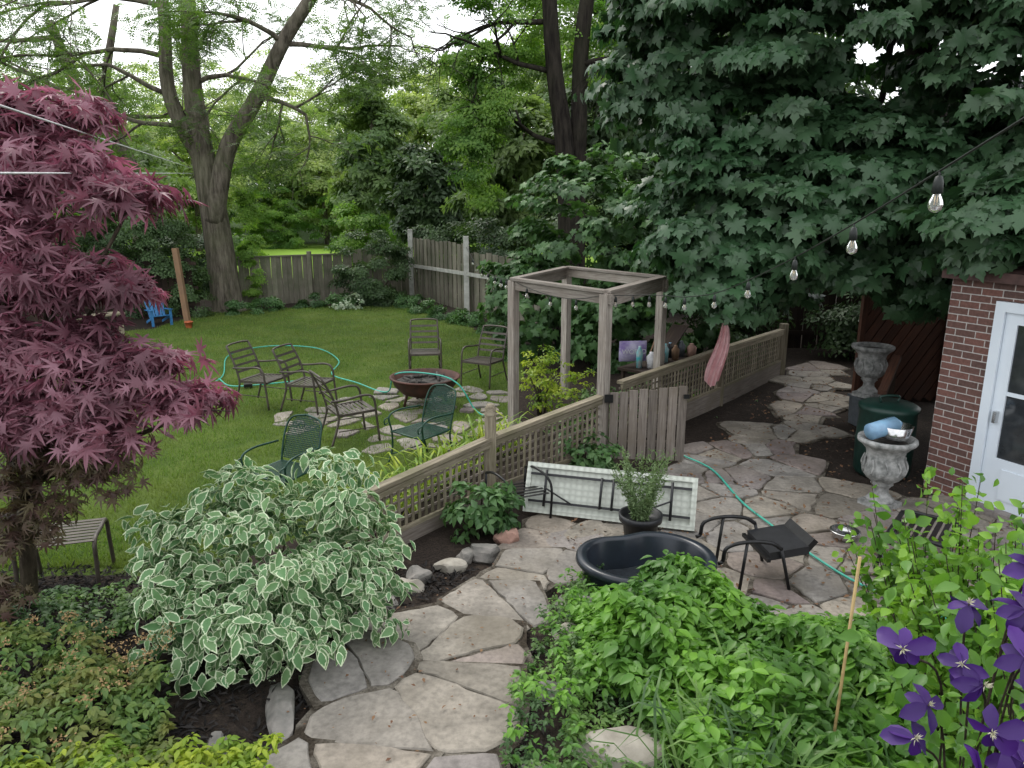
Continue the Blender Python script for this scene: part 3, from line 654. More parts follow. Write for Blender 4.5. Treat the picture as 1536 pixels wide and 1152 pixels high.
# hoses, wires, lights
b=B(); b.tube(cr([(-5.7,11.6,.05),(-5.5,11.95,.05),(-5.3,13.1,.05),(-5.9,15.1,.05),(-5.4,16.1,.05),(-4.3,15.9,.05),(-3.5,14.6,.05),(-3.35,13.4,.05),(-2.75,12.7,.06),(-2.1,12.0,.07),(-1.85,11.5,.5),(-1.2,11.2,.56),(-.82,11.0,.45),(-.55,10.9,.06),(-.25,10.5,.05)],10),.012,'hose'); 
b.tube(cr([(-5.3,13.0,.06),(-4.9,12.5,.05),(-4.4,12.6,.05),(-3.8,12.9,.05)],8),.012,'hose')
b.box((-4.6,12.5,.06),(.14,.1,.06),'black',.4); b.done('garden_hose')
b=B(); b.tube(cr([(2.14,8.9,.06),(2.4,8.35,.06),(2.46,7.4,.06),(2.58,6.8,.06),(2.75,6.1,.06),(2.95,5.6,.06),(3.35,5.1,.06),(3.9,4.8,.06)],10),.012,'hose'); b.done('garden_hose')
b=B(); P=[(1.36,1.4,3.62),(1.45,2.1,3.46),(1.53,2.75,3.30),(1.63,3.6,3.09),(1.78,4.7,2.85),(1.88,5.9,2.58),(1.92,7.0,2.34),(1.85,7.9,2.19),(1.75,8.4,2.14),(1.62,8.7,2.11),(1.45,8.85,2.09),(1.25,8.9,2.08),(1.13,8.87,2.1)]
b.tube(cr(P,8),.0045,'cord')
P2=[(1.13,8.8,2.1),(.8,9.2,2.0),(.5,9.6,1.99),(.2,10.0,2.05),(.02,10.35,2.1)]; b.tube(cr(P2,6),.0045,'cord')
P3=[(-1.3,21.25,1.9),(-.8,17,1.75),(-.3,13,1.9),(.02,10.35,2.1)]; b.tube(cr(P3,6),.006,'cord'); 
def bulb(p,s=1):
    x,y,z=p; b.tube([(x,y,z),(x,y,z-.03*s)],.004,'cord')
    b.lathe([(.001,z-.015),(.012*s,z-.02),(.017*s,z-.04),(.019*s,z-.075),(.014*s,z-.08),(.001,z-.081)],'cord',12,c=(x,y,0))
    b.lathe([(.012*s,z-.078),(.014*s,z-.085),(.023*s,z-.105),(.026*s,z-.12),(.021*s,z-.136),(.008*s,z-.145),(.001,z-.146)],'bulbglass',14,c=(x,y,0))
    b.tube([(x-.006,y,z-.08),(x-.006,y,z-.12),(x+.006,y,z-.12),(x+.006,y,z-.08)],.0025,'filament',4)
for p in P[2:12]: bulb(p)
for p in P2[1:4]: bulb(p)
for p in cr(P3,3)[2:9]: bulb(p,1.3)
b.done('string_lights')
b=B(); b.tube([(-1.55,2.0,3.55),(-1.96,3.0,3.55),(-9.0,21.7,4.05)],.005,'whitecord'); b.tube([(-1.62,2.0,3.30),(-2.03,3.0,3.30),(-9.0,21.7,3.92)],.005,'whitecord'); b.done('clothesline')

# rocks
b=B()
for k,(x,y,z,r,m) in enumerate([(-.25,6.2,.05,(.17,.12,.12),'rock'),(-.05,6.5,.06,(.13,.11,.12),'rockpink'),(-.55,5.95,.06,(.15,.1,.08),'rockpale'),(-.8,5.7,.08,(.13,.11,.1),'rock'),(-.86,5.45,.12,(.14,.12,.1),'rockpale'),(-1.0,5.25,.16,(.12,.1,.1),'rock'),(-.42,6.15,.05,(.1,.1,.08),'rock')]): b.rock((x,y,z),r,m,k)
b.done('border_rocks')
b=B(); P=[(-.92,5.0),(-1.08,4.6),(-1.2,4.15),(-1.32,3.65),(-1.5,3.15)]
for k,(x,y) in enumerate(P): b.rock((x,y,[.20,.26,.32,.38,.42][k]),(.09,.33,.11),'rock',20+k,.32)
b.done('edging_stones')
b=B()
for k,(x,y,r,m) in enumerate([(.55,3.25,(.26,.16,.07),'rockpale'),(.12,3.05,(.12,.09,.05),'rock'),(.48,4.75,(.14,.11,.09),'rock'),(.72,5.35,(.14,.11,.09),'rock'),(.38,4.3,(.14,.1,.06),'rockpale'),(.42,5.05,(.10,.09,.07),'rock'),(.24,3.7,(.11,.09,.06),'rock')]): b.rock((x,y,float(tz(x,y))+.03),r,m,40+k)
b.done('garden_rocks')
b=B(); b.tube([(1.52,3.0,.4),(1.545,3.0,1.66)],.008,'bamboo'); b.done('bamboo_stake')

# ------------------------------------------------------------------ trees
def grow(b,p,d,L,r,depth,tips,m,spread=.6,droop=0.0,seg=5):
    pts=[np.array(p)]; d=np.array(d,float); d/=np.linalg.norm(d)
    for k in range(4):
        d=d+R.randn(3)*.13+np.array((0,0,-droop)); d/=np.linalg.norm(d); pts.append(pts[-1]+d*L/4)
    b.tube(pts,list(np.linspace(r,r*.55,5)),m,seg)
    if depth==0: tips.append(pts[-1]); tips.append(pts[2]); return
    for k in range(3):
        dd=d+R.randn(3)*spread; q=pts[[4,3,2][k]]; grow(b,q,dd,L*.72,r*.5,depth-1,tips,m,spread,droop,4)
    if depth==1: tips.append(pts[3])
def frond_pts(tips,per,rad_,flat=.5):
    t=np.array(tips); k=np.repeat(np.arange(len(t)),per); e=R.randn(len(k),3)*rad_*np.array((1,1,flat)); return t[k]+e, nrmz(e*.4+np.array((0,0,1.))+R.randn(len(k),3)*.3)
M['locust']=leafmat('locust_leaf',(.09,.16,.04),(.15,.24,.06),(.07,.13,.035),trans=.45)
M['forest1']=leafmat('forest_leaf_sunlit',(.27,.35,.11),(.40,.46,.19),(.20,.29,.09),trans=.45,cscale=.25)  # leaf colour raised to carry sunlit haze on the background trees
M['forest2']=leafmat('forest_leaf_sunlit_mid',(.14,.21,.07),(.22,.30,.11),(.10,.17,.06),trans=.4,cscale=.3)  # also lightened, sunlit mist painted into the leaf colour
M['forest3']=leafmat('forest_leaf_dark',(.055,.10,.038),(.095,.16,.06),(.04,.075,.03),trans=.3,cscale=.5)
M['bright']=leafmat('bright_leaf',(.14,.27,.045),(.24,.37,.075),(.08,.175,.035),trans=.5,cscale=.6)
M['maple']=leafmat('maple_leaf',(.03,.072,.032),(.065,.12,.058),(.042,.098,.042),rough=.42,spec=.4,trans=.2,cscale=1.0,transcol=(1.2,1.6,.6))
M['vine']=leafmat('vine_leaf',(.06,.14,.045),(.11,.21,.07),(.045,.10,.035),trans=.3,cscale=1.2)
M['jap']=leafmat('japanese_maple_leaf',(.20,.085,.11),(.37,.20,.25),(.14,.06,.08),rough=.42,trans=.38,cscale=1.8,transcol=(1.6,.9,1.15))
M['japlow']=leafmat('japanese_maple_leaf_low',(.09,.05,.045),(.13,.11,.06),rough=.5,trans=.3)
M['dogwood']=leafmat('dogwood_leaf',(.09,.20,.08),(.15,.26,.11),rough=.5,trans=.2,var=(.55,.62,.43),transcol=(1.2,1.3,.9))
M['mint']=leafmat('mint_leaf',(.10,.235,.03),(.18,.36,.05),(.07,.17,.03),rough=.4,trans=.35,cscale=1.6)
M['cover']=leafmat('groundcover_leaf',(.075,.16,.035),(.15,.25,.06),(.045,.10,.03),trans=.3,cscale=2)
M['spirea']=leafmat('spirea_leaf',(.08,.16,.045),(.15,.23,.055),(.18,.19,.05),trans=.3,cscale=2.5)
M['spireaflower']=leafmat('spirea_seed',(.25,.15,.07),(.36,.25,.12),rough=.8,trans=.1)
M['gold']=leafmat('gold_leaf',(.25,.34,.03),(.40,.46,.05),(.15,.26,.03),trans=.35,cscale=3)
M['euonymus']=leafmat('euonymus_leaf',(.12,.26,.03),(.24,.42,.06),(.07,.17,.025),rough=.3,trans=.35,cscale=3)
M['clematisflower']=leafmat('clematis_petal',(.028,.007,.09),(.06,.016,.16),rough=.5,trans=.12,transcol=(1.2,.8,1.5))
M['stamen']=simple('stamen',(.7,.68,.5),None,.6)

b=B(); tips=[]
b.tube(cr([(-8.45,22,-.1),(-8.5,22,.4),(-8.62,22,2.6),(-8.8,22,4.5),(-8.9,22,6.3),(-8.8,22,8.5),(-8.9,22.2,11.5)],6),list(np.concatenate([[.66,.58,.52,.48,.46,.45],np.linspace(.44,.33,12),np.linspace(.31,.14,19)]))[:37],'bark',14)
b.tube(cr([(-8.75,22,4.2),(-9.2,21.9,5.1),(-9.55,21.9,6.3),(-9.5,22,8.5),(-10,22,11)],6),list(np.linspace(.26,.12,25)),'bark',10)
b.tube(cr([(-8.6,21.9,2.6),(-8.38,21.8,3.4),(-7.95,21.8,4.7),(-7.1,21.8,5.9),(-6.2,21.7,7.35),(-5.1,21.6,8.8),(-4.2,21.5,10.5)],6),list(np.linspace(.30,.13,37)),'bark',12)
for p,d,L in [((-8.9,22,6.3),(1,-.3,.5),2.0),((-7.1,21.8,6.0),(.8,-.2,-.1),1.6),((-6.2,21.7,7.3),(1,.2,.05),1.9),((-6.2,21.7,7.3),(-.6,-.4,.4),1.5),((-9.45,22,7.0),(-1,-.2,.1),2.8),((-9.5,22,6.0),(-1,.1,.3),2.6),((-9.4,22,8.3),(-1,-.4,.0),3),((-9.2,22,5.2),(-1,-.2,.0),2.2),((-5.3,21.6,8.5),(1,-.2,-.15),1.8),((-8.9,22,9.5),(-.8,-.6,-.1),3)]:
    grow(b,p,d,L,.08,3,tips,'bark',.55,.03)
lt=b.done('locust_tree'); P_,N_=frond_pts(tips,11,.38,.4); leaves('foliage',P_,N_,.27,PINN,M['locust'],parent=lt,down=.3,jit=.3)
b=B(); tips=[]
b.tube(cr([(-13.5,27,0),(-13.2,27,3),(-13.6,27,5.0),(-14.8,27,6.8),(-15.5,27,9)],5),list(np.linspace(.35,.15,21)),'bark',8)
b.tube(cr([(-13.6,27,4.8),(-13.9,27,6.8),(-13.2,27,9.5)],5),list(np.linspace(.22,.1,11)),'bark',8)
for p,d in [((-13.4,27,4),(-1,0,.2)),((-14.8,27,6.8),(-1,-.3,.2)),((-13.6,27,6),(1,0,.2)),((-15.4,27,8.5),(-1,0,-.1)),((-13.2,27,3),(-1,-.4,.3))]: grow(b,p,d,2.8,.09,3,tips,'bark',.6,.02)
lt=b.done('locust_tree'); P_,N_=frond_pts(tips,13,.5,.4); leaves('foliage',P_,N_,.32,PINN,M['locust'],parent=lt,down=.3)
b=B(); tips=[]
b.tube(cr([(1.55,20,0),(1.5,20,2.5),(1.35,20,4.6),(1.05,20,6.5),(.85,20,9)],6),list(np.linspace(.32,.17,25)),'barkdark',10)
b.tube(cr([(1.75,20.1,0),(1.7,20.1,3),(1.72,20.1,5),(1.75,20.1,7),(2.0,20.1,9)],6),list(np.linspace(.26,.17,25)),'barkdark',10)
for p,d in [((1.1,20,6.3),(-1,-.1,.3)),((1.75,20,6.5),(1,-.2,.3)),((1.0,20,7.5),(-1,.2,.2)),((1.4,20,4.5),(-1,.2,.5))]: grow(b,p,d,1.9,.08,3,tips,'barkdark',.5,.02)
lt=b.done('walnut_tree')
L_=[crown((-.7,20.5,7.0),(1.3,1.2,2.2),46,50,.5,.6,.6),crown((-.95,20.3,4.9),(.85,.9,2.0),38,50,.42,.7,.6),crown((3.0,20.5,7.5),(1.7,1.3,2.2),36,50,.5,.6,.6),crown((.9,21.2,7.8),(1.3,1.0,1.4),26,50,.5,.6,.6)]
P_,N_=cat(L_); leaves('foliage',P_,N_,.19,SPRIG,M['bright'],parent=lt,down=.6)

b=B(); Lm={'forest1':[],'forest2':[],'forest3':[]}
def ft(x,y,h,w,mat,n=1.0,zb=.3):
    c=(x,y,h*(.5+zb*.5)); r=(w,w,h*(.5-zb*.45)); Lm[mat].append(crown(c,r,int(85*n),40,w*.27,.6,.55,.7))
    b.tube(cr([(x,y,0),(x+R.randn()*.3,y,h*.4),(x+R.randn()*.5,y,h*.85)],4),list(np.linspace(.22,.07,9)),'bark',6)
    for k in range(4):
        a=R.rand()*6.28; z=h*R.uniform(.3,.6); b.tube([(x,y,z),(x+w*.4*math.cos(a),y+w*.4*math.sin(a),z+h*.12),(x+w*.75*math.cos(a),y+w*.75*math.sin(a),z+h*.2)],[.1,.06,.03],'bark',5)
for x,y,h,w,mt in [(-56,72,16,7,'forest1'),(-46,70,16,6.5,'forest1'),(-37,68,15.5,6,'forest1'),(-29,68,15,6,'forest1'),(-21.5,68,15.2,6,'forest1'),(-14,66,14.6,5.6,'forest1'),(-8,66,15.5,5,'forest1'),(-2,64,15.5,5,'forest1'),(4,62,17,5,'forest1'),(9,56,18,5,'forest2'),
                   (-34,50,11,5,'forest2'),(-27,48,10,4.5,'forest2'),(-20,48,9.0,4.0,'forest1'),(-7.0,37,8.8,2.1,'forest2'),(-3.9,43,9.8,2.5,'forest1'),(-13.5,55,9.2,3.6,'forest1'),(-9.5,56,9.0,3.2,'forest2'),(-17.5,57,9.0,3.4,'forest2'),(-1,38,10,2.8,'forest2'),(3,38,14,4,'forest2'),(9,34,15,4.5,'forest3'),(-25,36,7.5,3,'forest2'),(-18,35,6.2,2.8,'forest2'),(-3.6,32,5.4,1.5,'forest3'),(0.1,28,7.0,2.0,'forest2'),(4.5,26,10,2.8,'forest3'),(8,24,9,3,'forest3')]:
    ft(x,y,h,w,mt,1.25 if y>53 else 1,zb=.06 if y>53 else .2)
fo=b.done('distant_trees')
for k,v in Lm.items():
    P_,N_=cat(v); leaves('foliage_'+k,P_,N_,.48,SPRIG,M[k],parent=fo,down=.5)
def bush(name,L_,size,tpl,mat,stems=None,**k):
    b=B()
    for (c,rr) in (stems or []):
        for q in range(5):
            a=R.rand()*6.28; b.tube([(c[0]+.05*math.cos(a),c[1]+.05*math.sin(a),float(tz(c[0],c[1]))-.02),(c[0]+rr*.3*math.cos(a),c[1]+rr*.3*math.sin(a),c[2]*.6),(c[0]+rr*.65*math.cos(a),c[1]+rr*.65*math.sin(a),c[2])],[.02,.014,.006],'twig',5)
    P_,N_=cat(L_); P_[:,2]=np.maximum(P_[:,2],tz(P_[:,0],P_[:,1])+.01)
    if b.V:
        o=b.done(name); leaves('foliage',P_,N_,size,tpl,mat,parent=o,**k); return o
    return leaves(name,P_,N_,size,tpl,mat,**k)
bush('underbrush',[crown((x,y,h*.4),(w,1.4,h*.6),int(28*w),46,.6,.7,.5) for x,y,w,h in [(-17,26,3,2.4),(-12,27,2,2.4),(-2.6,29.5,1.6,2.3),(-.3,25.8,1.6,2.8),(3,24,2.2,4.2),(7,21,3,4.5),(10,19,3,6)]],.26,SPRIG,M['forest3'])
bush('tunnel_shade_foliage',[crown((x,y,h*.4),(w,.8,h*.6),int(30*w),44,.5,.7,.5) for x,y,w,h in [(7.6,15.0,1.2,2.6),(4.6,15.3,.8,2.6),(9.2,14.5,1.5,3.4)]],.2,SPRIG,M['forest3'])  # dark foliage added to close the shaded gap under the maple
bush('bright_underbrush',[crown((x,y,h*.4),(w,1.4,h*.6),int(22*w),46,.5,.7,.5) for x,y,w,h in [(-5.0,50,3,3.6),(-10.5,51,3,3.8),(-16,51,3,3.8),(-21,51,3,3.8),(-6.3,34,1.8,3.2),(-2,38,2,3.4),(-22,38,4,3.2),(-17,29,3,3.0),(-9.0,24.8,.5,2.6)]],.28,SPRIG,M['bright'])
bush('climbing_vine',[crown((-7.9,22.6,z),(.3,.25,.7),12,40,.2,.7,.4) for z in (.8,1.8,2.8,3.8)],.12,SPRIG,M['bright'])
bush('cedar_bush',[crown((-10.3,20.6,2.0),(1.25,1.0,1.9),60,70,.35,.9,.4),crown((-12.3,20.3,1.8),(1.4,1.0,1.8),45,60,.35,.9,.4),crown((-9.2,20.9,.8),(.6,.5,1.0),22,60,.3,.9,.4)],.15,SPRIG,M['forest3'],stems=[((-10.3,20.6,1.5),1.5)])
bush('lilac_bush',[crown((-4.3,23.4,1.0),(1.15,.9,1.2),50,60,.32,.7,.4)],.17,SPRIG,M['forest3'],stems=[((-4.3,23.4,.9),1.0)])
bush('fern_border',[crown((x,y,.12),(.5,.35,.3),12,40,.16,.7,.5) for x,y in [(-7.2,21.9),(-6.2,22.6),(-5.2,22.7),(-3.2,22.6),(-2.5,21.4),(-1.8,20.3),(-1.1,19.3),(-.5,18.2),(.0,17.0),(-7.9,21.2)]],.13,SPRIG,M['vine'])
bush('hosta_plant',[crown((-4.9,22.2,.22),(.6,.3,.25),12,26,.14,.6,.4)],.10,DIA,leafmat('pale_leaf',(.2,.3,.18),(.45,.5,.38),trans=.2))
bush('vine_thicket',[crown((1.7,15.6,2.0),(1.8,1.4,2.0),95,52,.42,.7,.3,.4),crown((.45,15.4,1.1),(1.0,.9,1.3),40,52,.36,.7,.3,.4),crown((3.2,14.6,1.9),(1.3,1.2,2.2),75,52,.38,.7,.3,.4),crown((2.5,14.2,.7),(1.3,.8,1.2),40,50,.35,.7,.3,.4)],.14,MAPLE,M['vine'],stems=[((1.7,15.6,1.6),1.5)],down=.9)
b=B(); tips=[]
b.tube(cr([(7.6,13.2,0),(7.5,13.0,2),(6.8,12.5,4),(5.8,11.9,6.5),(5.0,11.4,8.5)],5),list(np.linspace(.38,.15,21)),'barkdark',12)
for p,d in [((7.2,12.8,3),(-.9,-1,.3)),((6.8,12.5,4),(-1,-.3,.4)),((6.8,12.5,4),(.8,-1,.2)),((5.8,11.9,6.3),(-.8,-.8,.2)),((5.8,11.9,6.3),(.9,-.7,.3))]: grow(b,p,d,2.4,.11,2,tips,'barkdark',.5,.02)
mt=b.done('maple_tree')
EL=[((4.7,10.4,5.4),(3.1,2.2,2.7),150),((2.7,10.6,5.8),(1.6,1.5,2.4),75),((2.95,9.7,3.05),(1.0,.9,1.45),48),((4.4,9.6,3.15),(1.5,1.0,1.25),55),((5.4,9.3,3.0),(1.1,.8,1.2),40),((6.6,8.6,5.2),(2.0,1.5,2.2),85),((6.6,8.2,3.6),(1.6,1.3,.95),44),((5.0,7.7,2.95),(.5,.4,.5),18),((5.6,7.0,3.0),(.5,.4,.45),16),((5.9,10.2,2.5),(1.3,.7,.7),34),((3.4,11.6,3.0),(1.3,1.0,1.6),30),((2.72,9.3,2.4),(.35,.3,.5),9),((6.8,11.5,7.4),(3.2,2,2.0),70),((5.2,9.0,6.2),(1.6,.8,1.2),34)]
L_=[]
for c,r,nc in EL: L_.append(crown(c,r,int(nc*1.15),68,.42,.45,.2,.55)); L_.append(crown(c,tuple(q*.72 for q in r),int(nc*.35),50,.5,.8,.4,.5))
P_,N_=cat(L_); 
leaves('foliage',P_,N_,.15,MAPLE,M['maple'],parent=mt,down=1.0,jit=.42,svar=.45)
b=B(); tips=[]
C=[(-3.1,4.9,3.75,.6),(-2.75,4.75,3.42,.45),(-2.35,4.65,3.22,.28),(-3.3,4.8,3.2,.5),(-2.95,4.7,2.75,.45),(-2.6,4.7,2.70,.35),(-3.25,4.6,2.35,.5),(-2.8,4.6,2.3,.45),(-2.45,4.5,2.12,.4),(-2.05,4.5,1.96,.25),(-3.0,4.5,1.9,.5),(-2.7,4.5,1.78,.38),(-3.5,4.9,2.6,.5),(-3.5,5,3.5,.6),(-3.4,4.6,2.0,.5),(-2.3,4.55,2.2,.28),(-3.1,4.7,3.0,.4)]
b.tube(cr([(-3.6,4.95,.2),(-3.5,4.9,.8),(-3.45,4.85,1.3)],5),list(np.linspace(.06,.05,11)),'twig',8)
for c in C:
    p0=np.array((-3.42,4.88,1.0+R.rand()*.4)); p1=np.array(c[:3])-(0,0,.08); mid=(p0+p1)/2+R.randn(3)*.08+np.array((-.1,0,.05))
    b.tube(cr([p0,mid,p1],5),list(np.linspace(.03,.01,11)),'twig',6)
    for k in range(5): e=R.randn(3)*c[3]*.5*np.array((1,1,.3)); b.tube([p1,p1+e*.5+np.array((0,0,.02)),p1+e],[.008,.006,.003],'twig',4)
jt=b.done('japanese_maple'); L_=[]
for x,y,z,r in C:
    L_.append(crown((x,y,z),(r*.9,r*.75,r*.38),int(24*r/.4),16,.19,.4,.8,.9))
P_,N_=cat(L_); leaves('foliage',P_,N_,.10,JAP,M['jap'],parent=jt,down=.45,jit=.5,svar=.4)
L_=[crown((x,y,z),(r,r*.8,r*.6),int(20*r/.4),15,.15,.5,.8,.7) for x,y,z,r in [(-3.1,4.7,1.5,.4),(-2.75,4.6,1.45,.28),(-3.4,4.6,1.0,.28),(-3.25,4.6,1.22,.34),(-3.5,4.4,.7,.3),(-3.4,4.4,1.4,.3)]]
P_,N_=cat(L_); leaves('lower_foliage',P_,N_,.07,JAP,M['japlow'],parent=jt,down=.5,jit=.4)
L_=[crown(c,r,n,22,.17,.6,.45,.45) for c,r,n in [((-1.7,4.3,.93),(.62,.5,.5),66),((-1.25,4.45,.92),(.45,.4,.5),40),((-2.0,4.2,.82),(.36,.4,.38),26),((-1.0,4.35,.72),(.30,.3,.3),16),((-1.65,3.95,.68),(.6,.3,.3),34),((-1.2,4.6,1.28),(.28,.28,.25),13),((-2.1,4.35,1.05),(.28,.25,.25),11),((-1.75,4.5,1.33),(.25,.2,.2),9),((-.85,4.7,1.0),(.15,.15,.15),5)]]
bush('variegated_dogwood',L_,.094,OVAL,M['dogwood'],stems=[((-1.7,4.3,.9),.6),((-1.3,4.4,.9),.5)],down=.75,jit=.5,svar=.4,widths=.95)
def field(x0,x1,y0,y1,n,top,poly=None):
    x=R.uniform(x0,x1,n); y=R.uniform(y0,y1,n)
    if poly: k=inpoly(x,y,poly); x,y=x[k],y[k]
    h=top*(.72+.28*np.sin(x*5.1+1)*np.sin(y*4.3)+.12*np.sin(x*13+y*9)); return x,y,h
def leafy(name,poly,n,top,size,mat,rosette=7,tpl=OVAL,**kw):
    P=np.array(poly); x,y,h=field(P[:,0].min(),P[:,0].max(),P[:,1].min(),P[:,1].max(),n,top,poly)
    z=tz(x,y)+h*(.55+.45*R.rand(len(x))**.5)
    k=np.repeat(np.arange(len(x)),rosette); a=R.rand(len(k))*6.28; lay=R.rand(len(k))
    rr=size*.15
    pts=np.stack([x[k]+rr*np.cos(a),y[k]+rr*np.sin(a),z[k]-lay*size*1.2],1)
    tip=np.stack([np.cos(a),np.sin(a),-.15-.5*lay],1); nr=np.stack([np.cos(a)*.25,np.sin(a)*.25,np.ones(len(k))],1)
    return leaves(name,pts,nr,size,tpl,mat,tip=tip,jit=.2,svar=.45,**kw)
mint=[(.6,4.4),(.95,4.95),(1.5,5.1),(2.1,4.85),(2.7,4.5),(2.9,3.2),(2.2,2.4),(1.1,2.4),(.8,3.2),(.55,3.8)]
leafy('green_shrub_bed',mint,2900,.48,.08,M['mint'],8)
leafy('green_shrub_bed_undergrowth',mint,1200,.2,.08,M['cover'],6)
cov=[(.32,3.4),(.3,4.2),(.5,4.9),(.75,5.6),(.95,5.8),(1.0,5.0),(.6,4.4),(.9,3.6),(1.1,2.6),(.9,2.3),(.05,2.3),(.1,2.9)]
leafy('creeping_groundcover',cov,2600,.14,.035,M['cover'],7,DIA)
leafy('creeping_groundcover',[(.4,3.6),(.4,4.6),(.75,5.2),(.9,4.6),(.9,3.6)],420,.26,.06,M['mint'],7)
# spills over the right edge of the path
sp=[(-.08,2.4),(-.04,3.2),(.02,3.9),(.2,4.7),(.45,5.45),(.75,5.6),(.5,4.8),(.4,4.0),(.35,3.0),(.3,2.4)]
leafy('creeping_groundcover',sp,1500,.24,.03,M['cover'],7,DIA)
leafy('creeping_groundcover',sp,170,.34,.045,M['mint'],7)
leafy('spirea_shrub',[(-3.2,2.5),(-3.2,3.9),(-2.6,4.1),(-1.9,3.6),(-1.6,2.9),(-1.4,2.4)],1500,.35,.045,M['spirea'],9)
P_=np.stack([R.uniform(-3,-1.9,1300),R.uniform(2.9,3.9,1300),np.zeros(1300)],1); cl=R.randint(0,45,1300); cc=np.stack([R.uniform(-3,-1.9,45),R.uniform(2.8,3.9,45)],1); P_[:,:2]=cc[cl]+R.randn(1300,2)*.022; P_[:,2]=tz(P_[:,0],P_[:,1])+.40+R.randn(1300)*.012
leaves('spirea_seedheads',P_,np.tile((0,0,1.),(1300,1)),.016,DIA,M['spireaflower'],jit=.8)
leafy('golden_spirea',[(-2.4,2.2),(-2.4,2.95),(-1.9,3.1),(-1.4,3.15),(-1.15,3.1),(-1.0,2.2)],1100,.36,.04,M['gold'],9)
leafy('low_perennials',[(-3.6,4.1),(-3.6,5.4),(-2.5,5.3),(-2.3,4.8),(-2.5,4.2)],380,.16,.05,M['cover'],7)
bush('fenceside_hydrangea',[crown((-.32,6.72,.28),(.36,.28,.25),30,26,.12,.5,.4,.7)],.09,OVAL,M['vine'],stems=[((-.32,6.72,.3),.3)])
bush('gate_shrub',[crown((.98,8.45,.22),(.34,.2,.22),24,22,.11,.5,.4,.7)],.09,OVAL,M['vine'],stems=[((1,8.45,.3),.3)])
bush('vegetable_patch',[crown((.45,10.9,.55),(.32,.4,.5),40,34,.13,.7,.6),crown((.85,10.9,.4),(.35,.5,.35),24,30,.12,.7,.6)],.055,DIA,M['gold'],stems=[((.45,10.9,.6),.3)])
leafy('kitchen_garden_greens',[(.3,9.9),(1.1,9.2),(2.1,10.3),(3.3,12),(2.4,12.6),(1.2,11.9)],500,.25,.08,M['cover'],6)
n=420; t=R.rand(n); x=-1.7+1.65*t+R.randn(n)*.10; y=6.6+2.9*t+R.randn(n)*.15
leaves('daylily_clump',np.stack([x,y,np.zeros(n)],1),np.tile((0,0,1.),(n,1)),.36,BLADE,M['gold'],jit=.12,down=0,widths=1.0,svar=.4)
n=260; x=R.normal(1.15,.22,n); y=R.normal(3.0,.15,n)
leaves('ornamental_grass',np.stack([x,y,tz(x,y)],1),np.tile((0,0,1.),(n,1)),.34,BLADE,M['cover'],jit=.15,down=0,widths=.6)
leafy('fence_ivy',[(1.25,8.9),(1.9,9.6),(3.4,11.2),(4.9,13.1),(4.9,12.9),(3.5,10.9),(2.0,9.2)],60,.08,.04,M['vine'],5)
b=B(); PP=[];NN=[]
for k in range(120):
    x=R.uniform(1.62,2.9); y=R.uniform(2.55,3.4); h=1.5+.5*R.rand()-.45*max(0,2.0-x); bx=2.3+.3*(x-2.3)
    pts=cr([(bx,2.95,.35),(bx*.6+x*.4,y,1.0),(x,y,h)],5); b.tube(pts,list(np.linspace(.006,.002,len(pts))),'twig',4)
    tt=1-.6*R.rand(58); idx=(tt*(len(pts)-1)); i0=np.clip(idx.astype(int),0,len(pts)-2); fr=(idx-i0)[:,None]; A=np.array(pts)
    p=A[i0]*(1-fr)+A[i0+1]*fr; PP.append(p+R.randn(58,3)*.025); NN.append(nrmz(R.randn(58,3)+np.array((0,-.3,1.1))))
o=b.done('euonymus_shrub'); leaves('foliage',np.concatenate(PP),np.concatenate(NN),.054,OVAL,M['euonymus'],parent=o,down=-.1,jit=.4,widths=1.35)
b=B(); FLW=[(.70,1.17,2.42,(-.3,-.8,.5)),(.84,1.15,2.36,(.1,-.9,.4)),(.78,1.2,2.28,(-.2,-.8,.6)),(.93,1.2,2.48,(.1,-.7,.5)),(.78,1.1,2.16,(-.3,-.9,.3)),(.90,1.1,2.24,(.2,-.8,.5)),(.86,1.25,2.46,(-.2,-.5,.8)),(.98,1.2,2.42,(0,-.8,.5)),(.85,1.05,2.10,(.1,-.8,.5)),(1.0,1.2,2.58,(0,-.7,.6)),(.92,1.08,2.34,(.1,-.9,.2)),(.82,1.08,2.32,(-.5,-.7,.2)),(.86,1.08,2.20,(-.1,-.8,.1)),(.95,1.1,2.14,(.1,-.7,.6)),(.90,1.14,2.42,(.3,-.5,.6)),(.98,1.18,2.3,(.4,-.6,.3)),(.82,1.18,2.38,(-.6,-.3,.6)),(.94,1.2,2.56,(.2,-.3,.8)),(.80,1.06,2.24,(.4,-.7,-.1)),(.74,1.16,2.24,(-.4,-.6,.5))]
for x,y,z,_ in FLW: b.tube(cr([(1.1,1.6,.3),(1.1+R.randn()*.05,1.5,1.3),(x*.5+.52,y+.12,z-.22),(x,y,z)],6),.0025,'twig',5)
cl=b.done('clematis_vine')
PET=T([(0,-.03,0),(0,.03,0),(.3,.17,.05),(.3,0,-.03),(.3,-.17,.05),(.65,.22,.05),(.65,0,-.04),(.65,-.2,.03),(.88,.1,-.06),(.88,-.12,-.02),(1,0,-.15)],[(0,1,3),(1,2,3),(0,3,4),(3,2,5),(3,5,6),(4,3,6),(4,6,7),(6,5,8),(7,6,9),(6,8,10),(6,10,9)])
P_=[];N_=[];T_=[];SP=[]
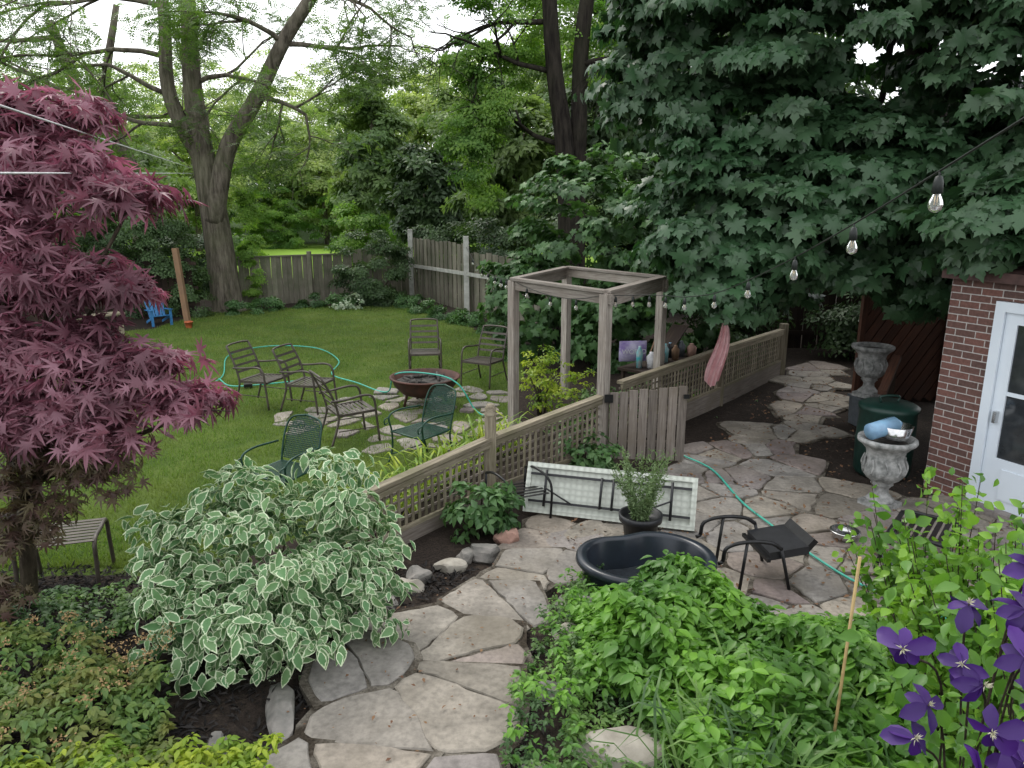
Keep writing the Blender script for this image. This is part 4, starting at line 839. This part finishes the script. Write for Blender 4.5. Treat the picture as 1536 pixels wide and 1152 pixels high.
for x,y,z,nn in FLW:
    nn=np.array(nn)+R.randn(3)*.25; nn/=np.linalg.norm(nn); u=np.cross(nn,(0,0,1)); u/=np.linalg.norm(u); w=np.cross(nn,u)
    npet=R.randint(5,7); ph=R.rand()*6; dr=R.uniform(0,.8)
    for k in range(npet):
        a=ph+k*2*math.pi/npet; P_.append((x,y,z)); N_.append(nn+ (u*math.cos(a)+w*math.sin(a))*dr); T_.append(u*math.cos(a)+w*math.sin(a)-nn*dr)
    for k in range(22): SP.append((np.array((x,y,z))+nn*.004,nn*.8+R.randn(3)*.35))
leaves('petals',np.array(P_),np.array(N_),.052,PET,M['clematisflower'],parent=cl,tip=np.array(T_),jit=.2,svar=.25,widths=1.35)
leaves('stamens',np.array([s[0] for s in SP]),np.array([np.cross(s[1],(.3,.2,1)) for s in SP]),.012,DIA,M['stamen'],parent=cl,tip=np.array([s[1] for s in SP]),jit=.1,widths=.25)
n=420; P_=np.stack([R.uniform(.78,1.15,n),R.uniform(1.18,1.5,n),R.uniform(1.6,2.46,n)],1); k=(P_[:,0]-.78)*1.2+R.rand(n)*.2>(P_[:,2]-2.05)*.5; P_=P_[k]
leaves('leaves',P_,nrmz(R.randn(len(P_),3)*.6+np.array((-.2,-.6,.8))),.042,OVAL,M['mint'],parent=cl,down=.6,widths=1.1)

# ------------------------------------------------------------------ light, world, camera
W=bpy.data.worlds.new('World'); scene.world=W; W.use_nodes=True; nt=W.node_tree; nt.nodes.clear()
sk=nt.nodes.new('ShaderNodeTexSky'); sk.sky_type='NISHITA'; sk.sun_disc=False; sk.sun_elevation=rad(52); sk.sun_rotation=rad(-30); sk.dust_density=4; sk.air_density=1.2
mx=nt.nodes.new('ShaderNodeMix'); mx.data_type='RGBA'; mx.inputs[0].default_value=.82; mx.inputs[7].default_value=(14.2,14.5,14.8,1)
bg=nt.nodes.new('ShaderNodeBackground'); bg.inputs[1].default_value=.15; ou=nt.nodes.new('ShaderNodeOutputWorld')
nt.links.new(sk.outputs[0],mx.inputs[6]); nt.links.new(mx.outputs[2],bg.inputs[0]); nt.links.new(bg.outputs[0],ou.inputs[0])
sl=bpy.data.lights.new('sun','SUN'); sl.energy=1.4; sl.angle=rad(16); sl.color=(1,.96,.88); so=bpy.data.objects.new('sun',sl); scene.collection.objects.link(so)
el,az=rad(52),rad(-30); dirv=Vector((math.sin(az)*math.cos(el),math.cos(az)*math.cos(el),math.sin(el)))
so.rotation_euler=dirv.to_track_quat('Z','Y').to_euler()
cam=bpy.data.cameras.new('camera'); cam.sensor_width=36; cam.lens=26.0; cam.clip_end=600; cam.clip_start=.05
co=bpy.data.objects.new('camera',cam); scene.collection.objects.link(co); co.location=(0,0,3.2); co.rotation_euler=(rad(76),0,0); scene.camera=co
scene.view_settings.view_transform='Standard'; scene.view_settings.look='None'; scene.view_settings.exposure=0
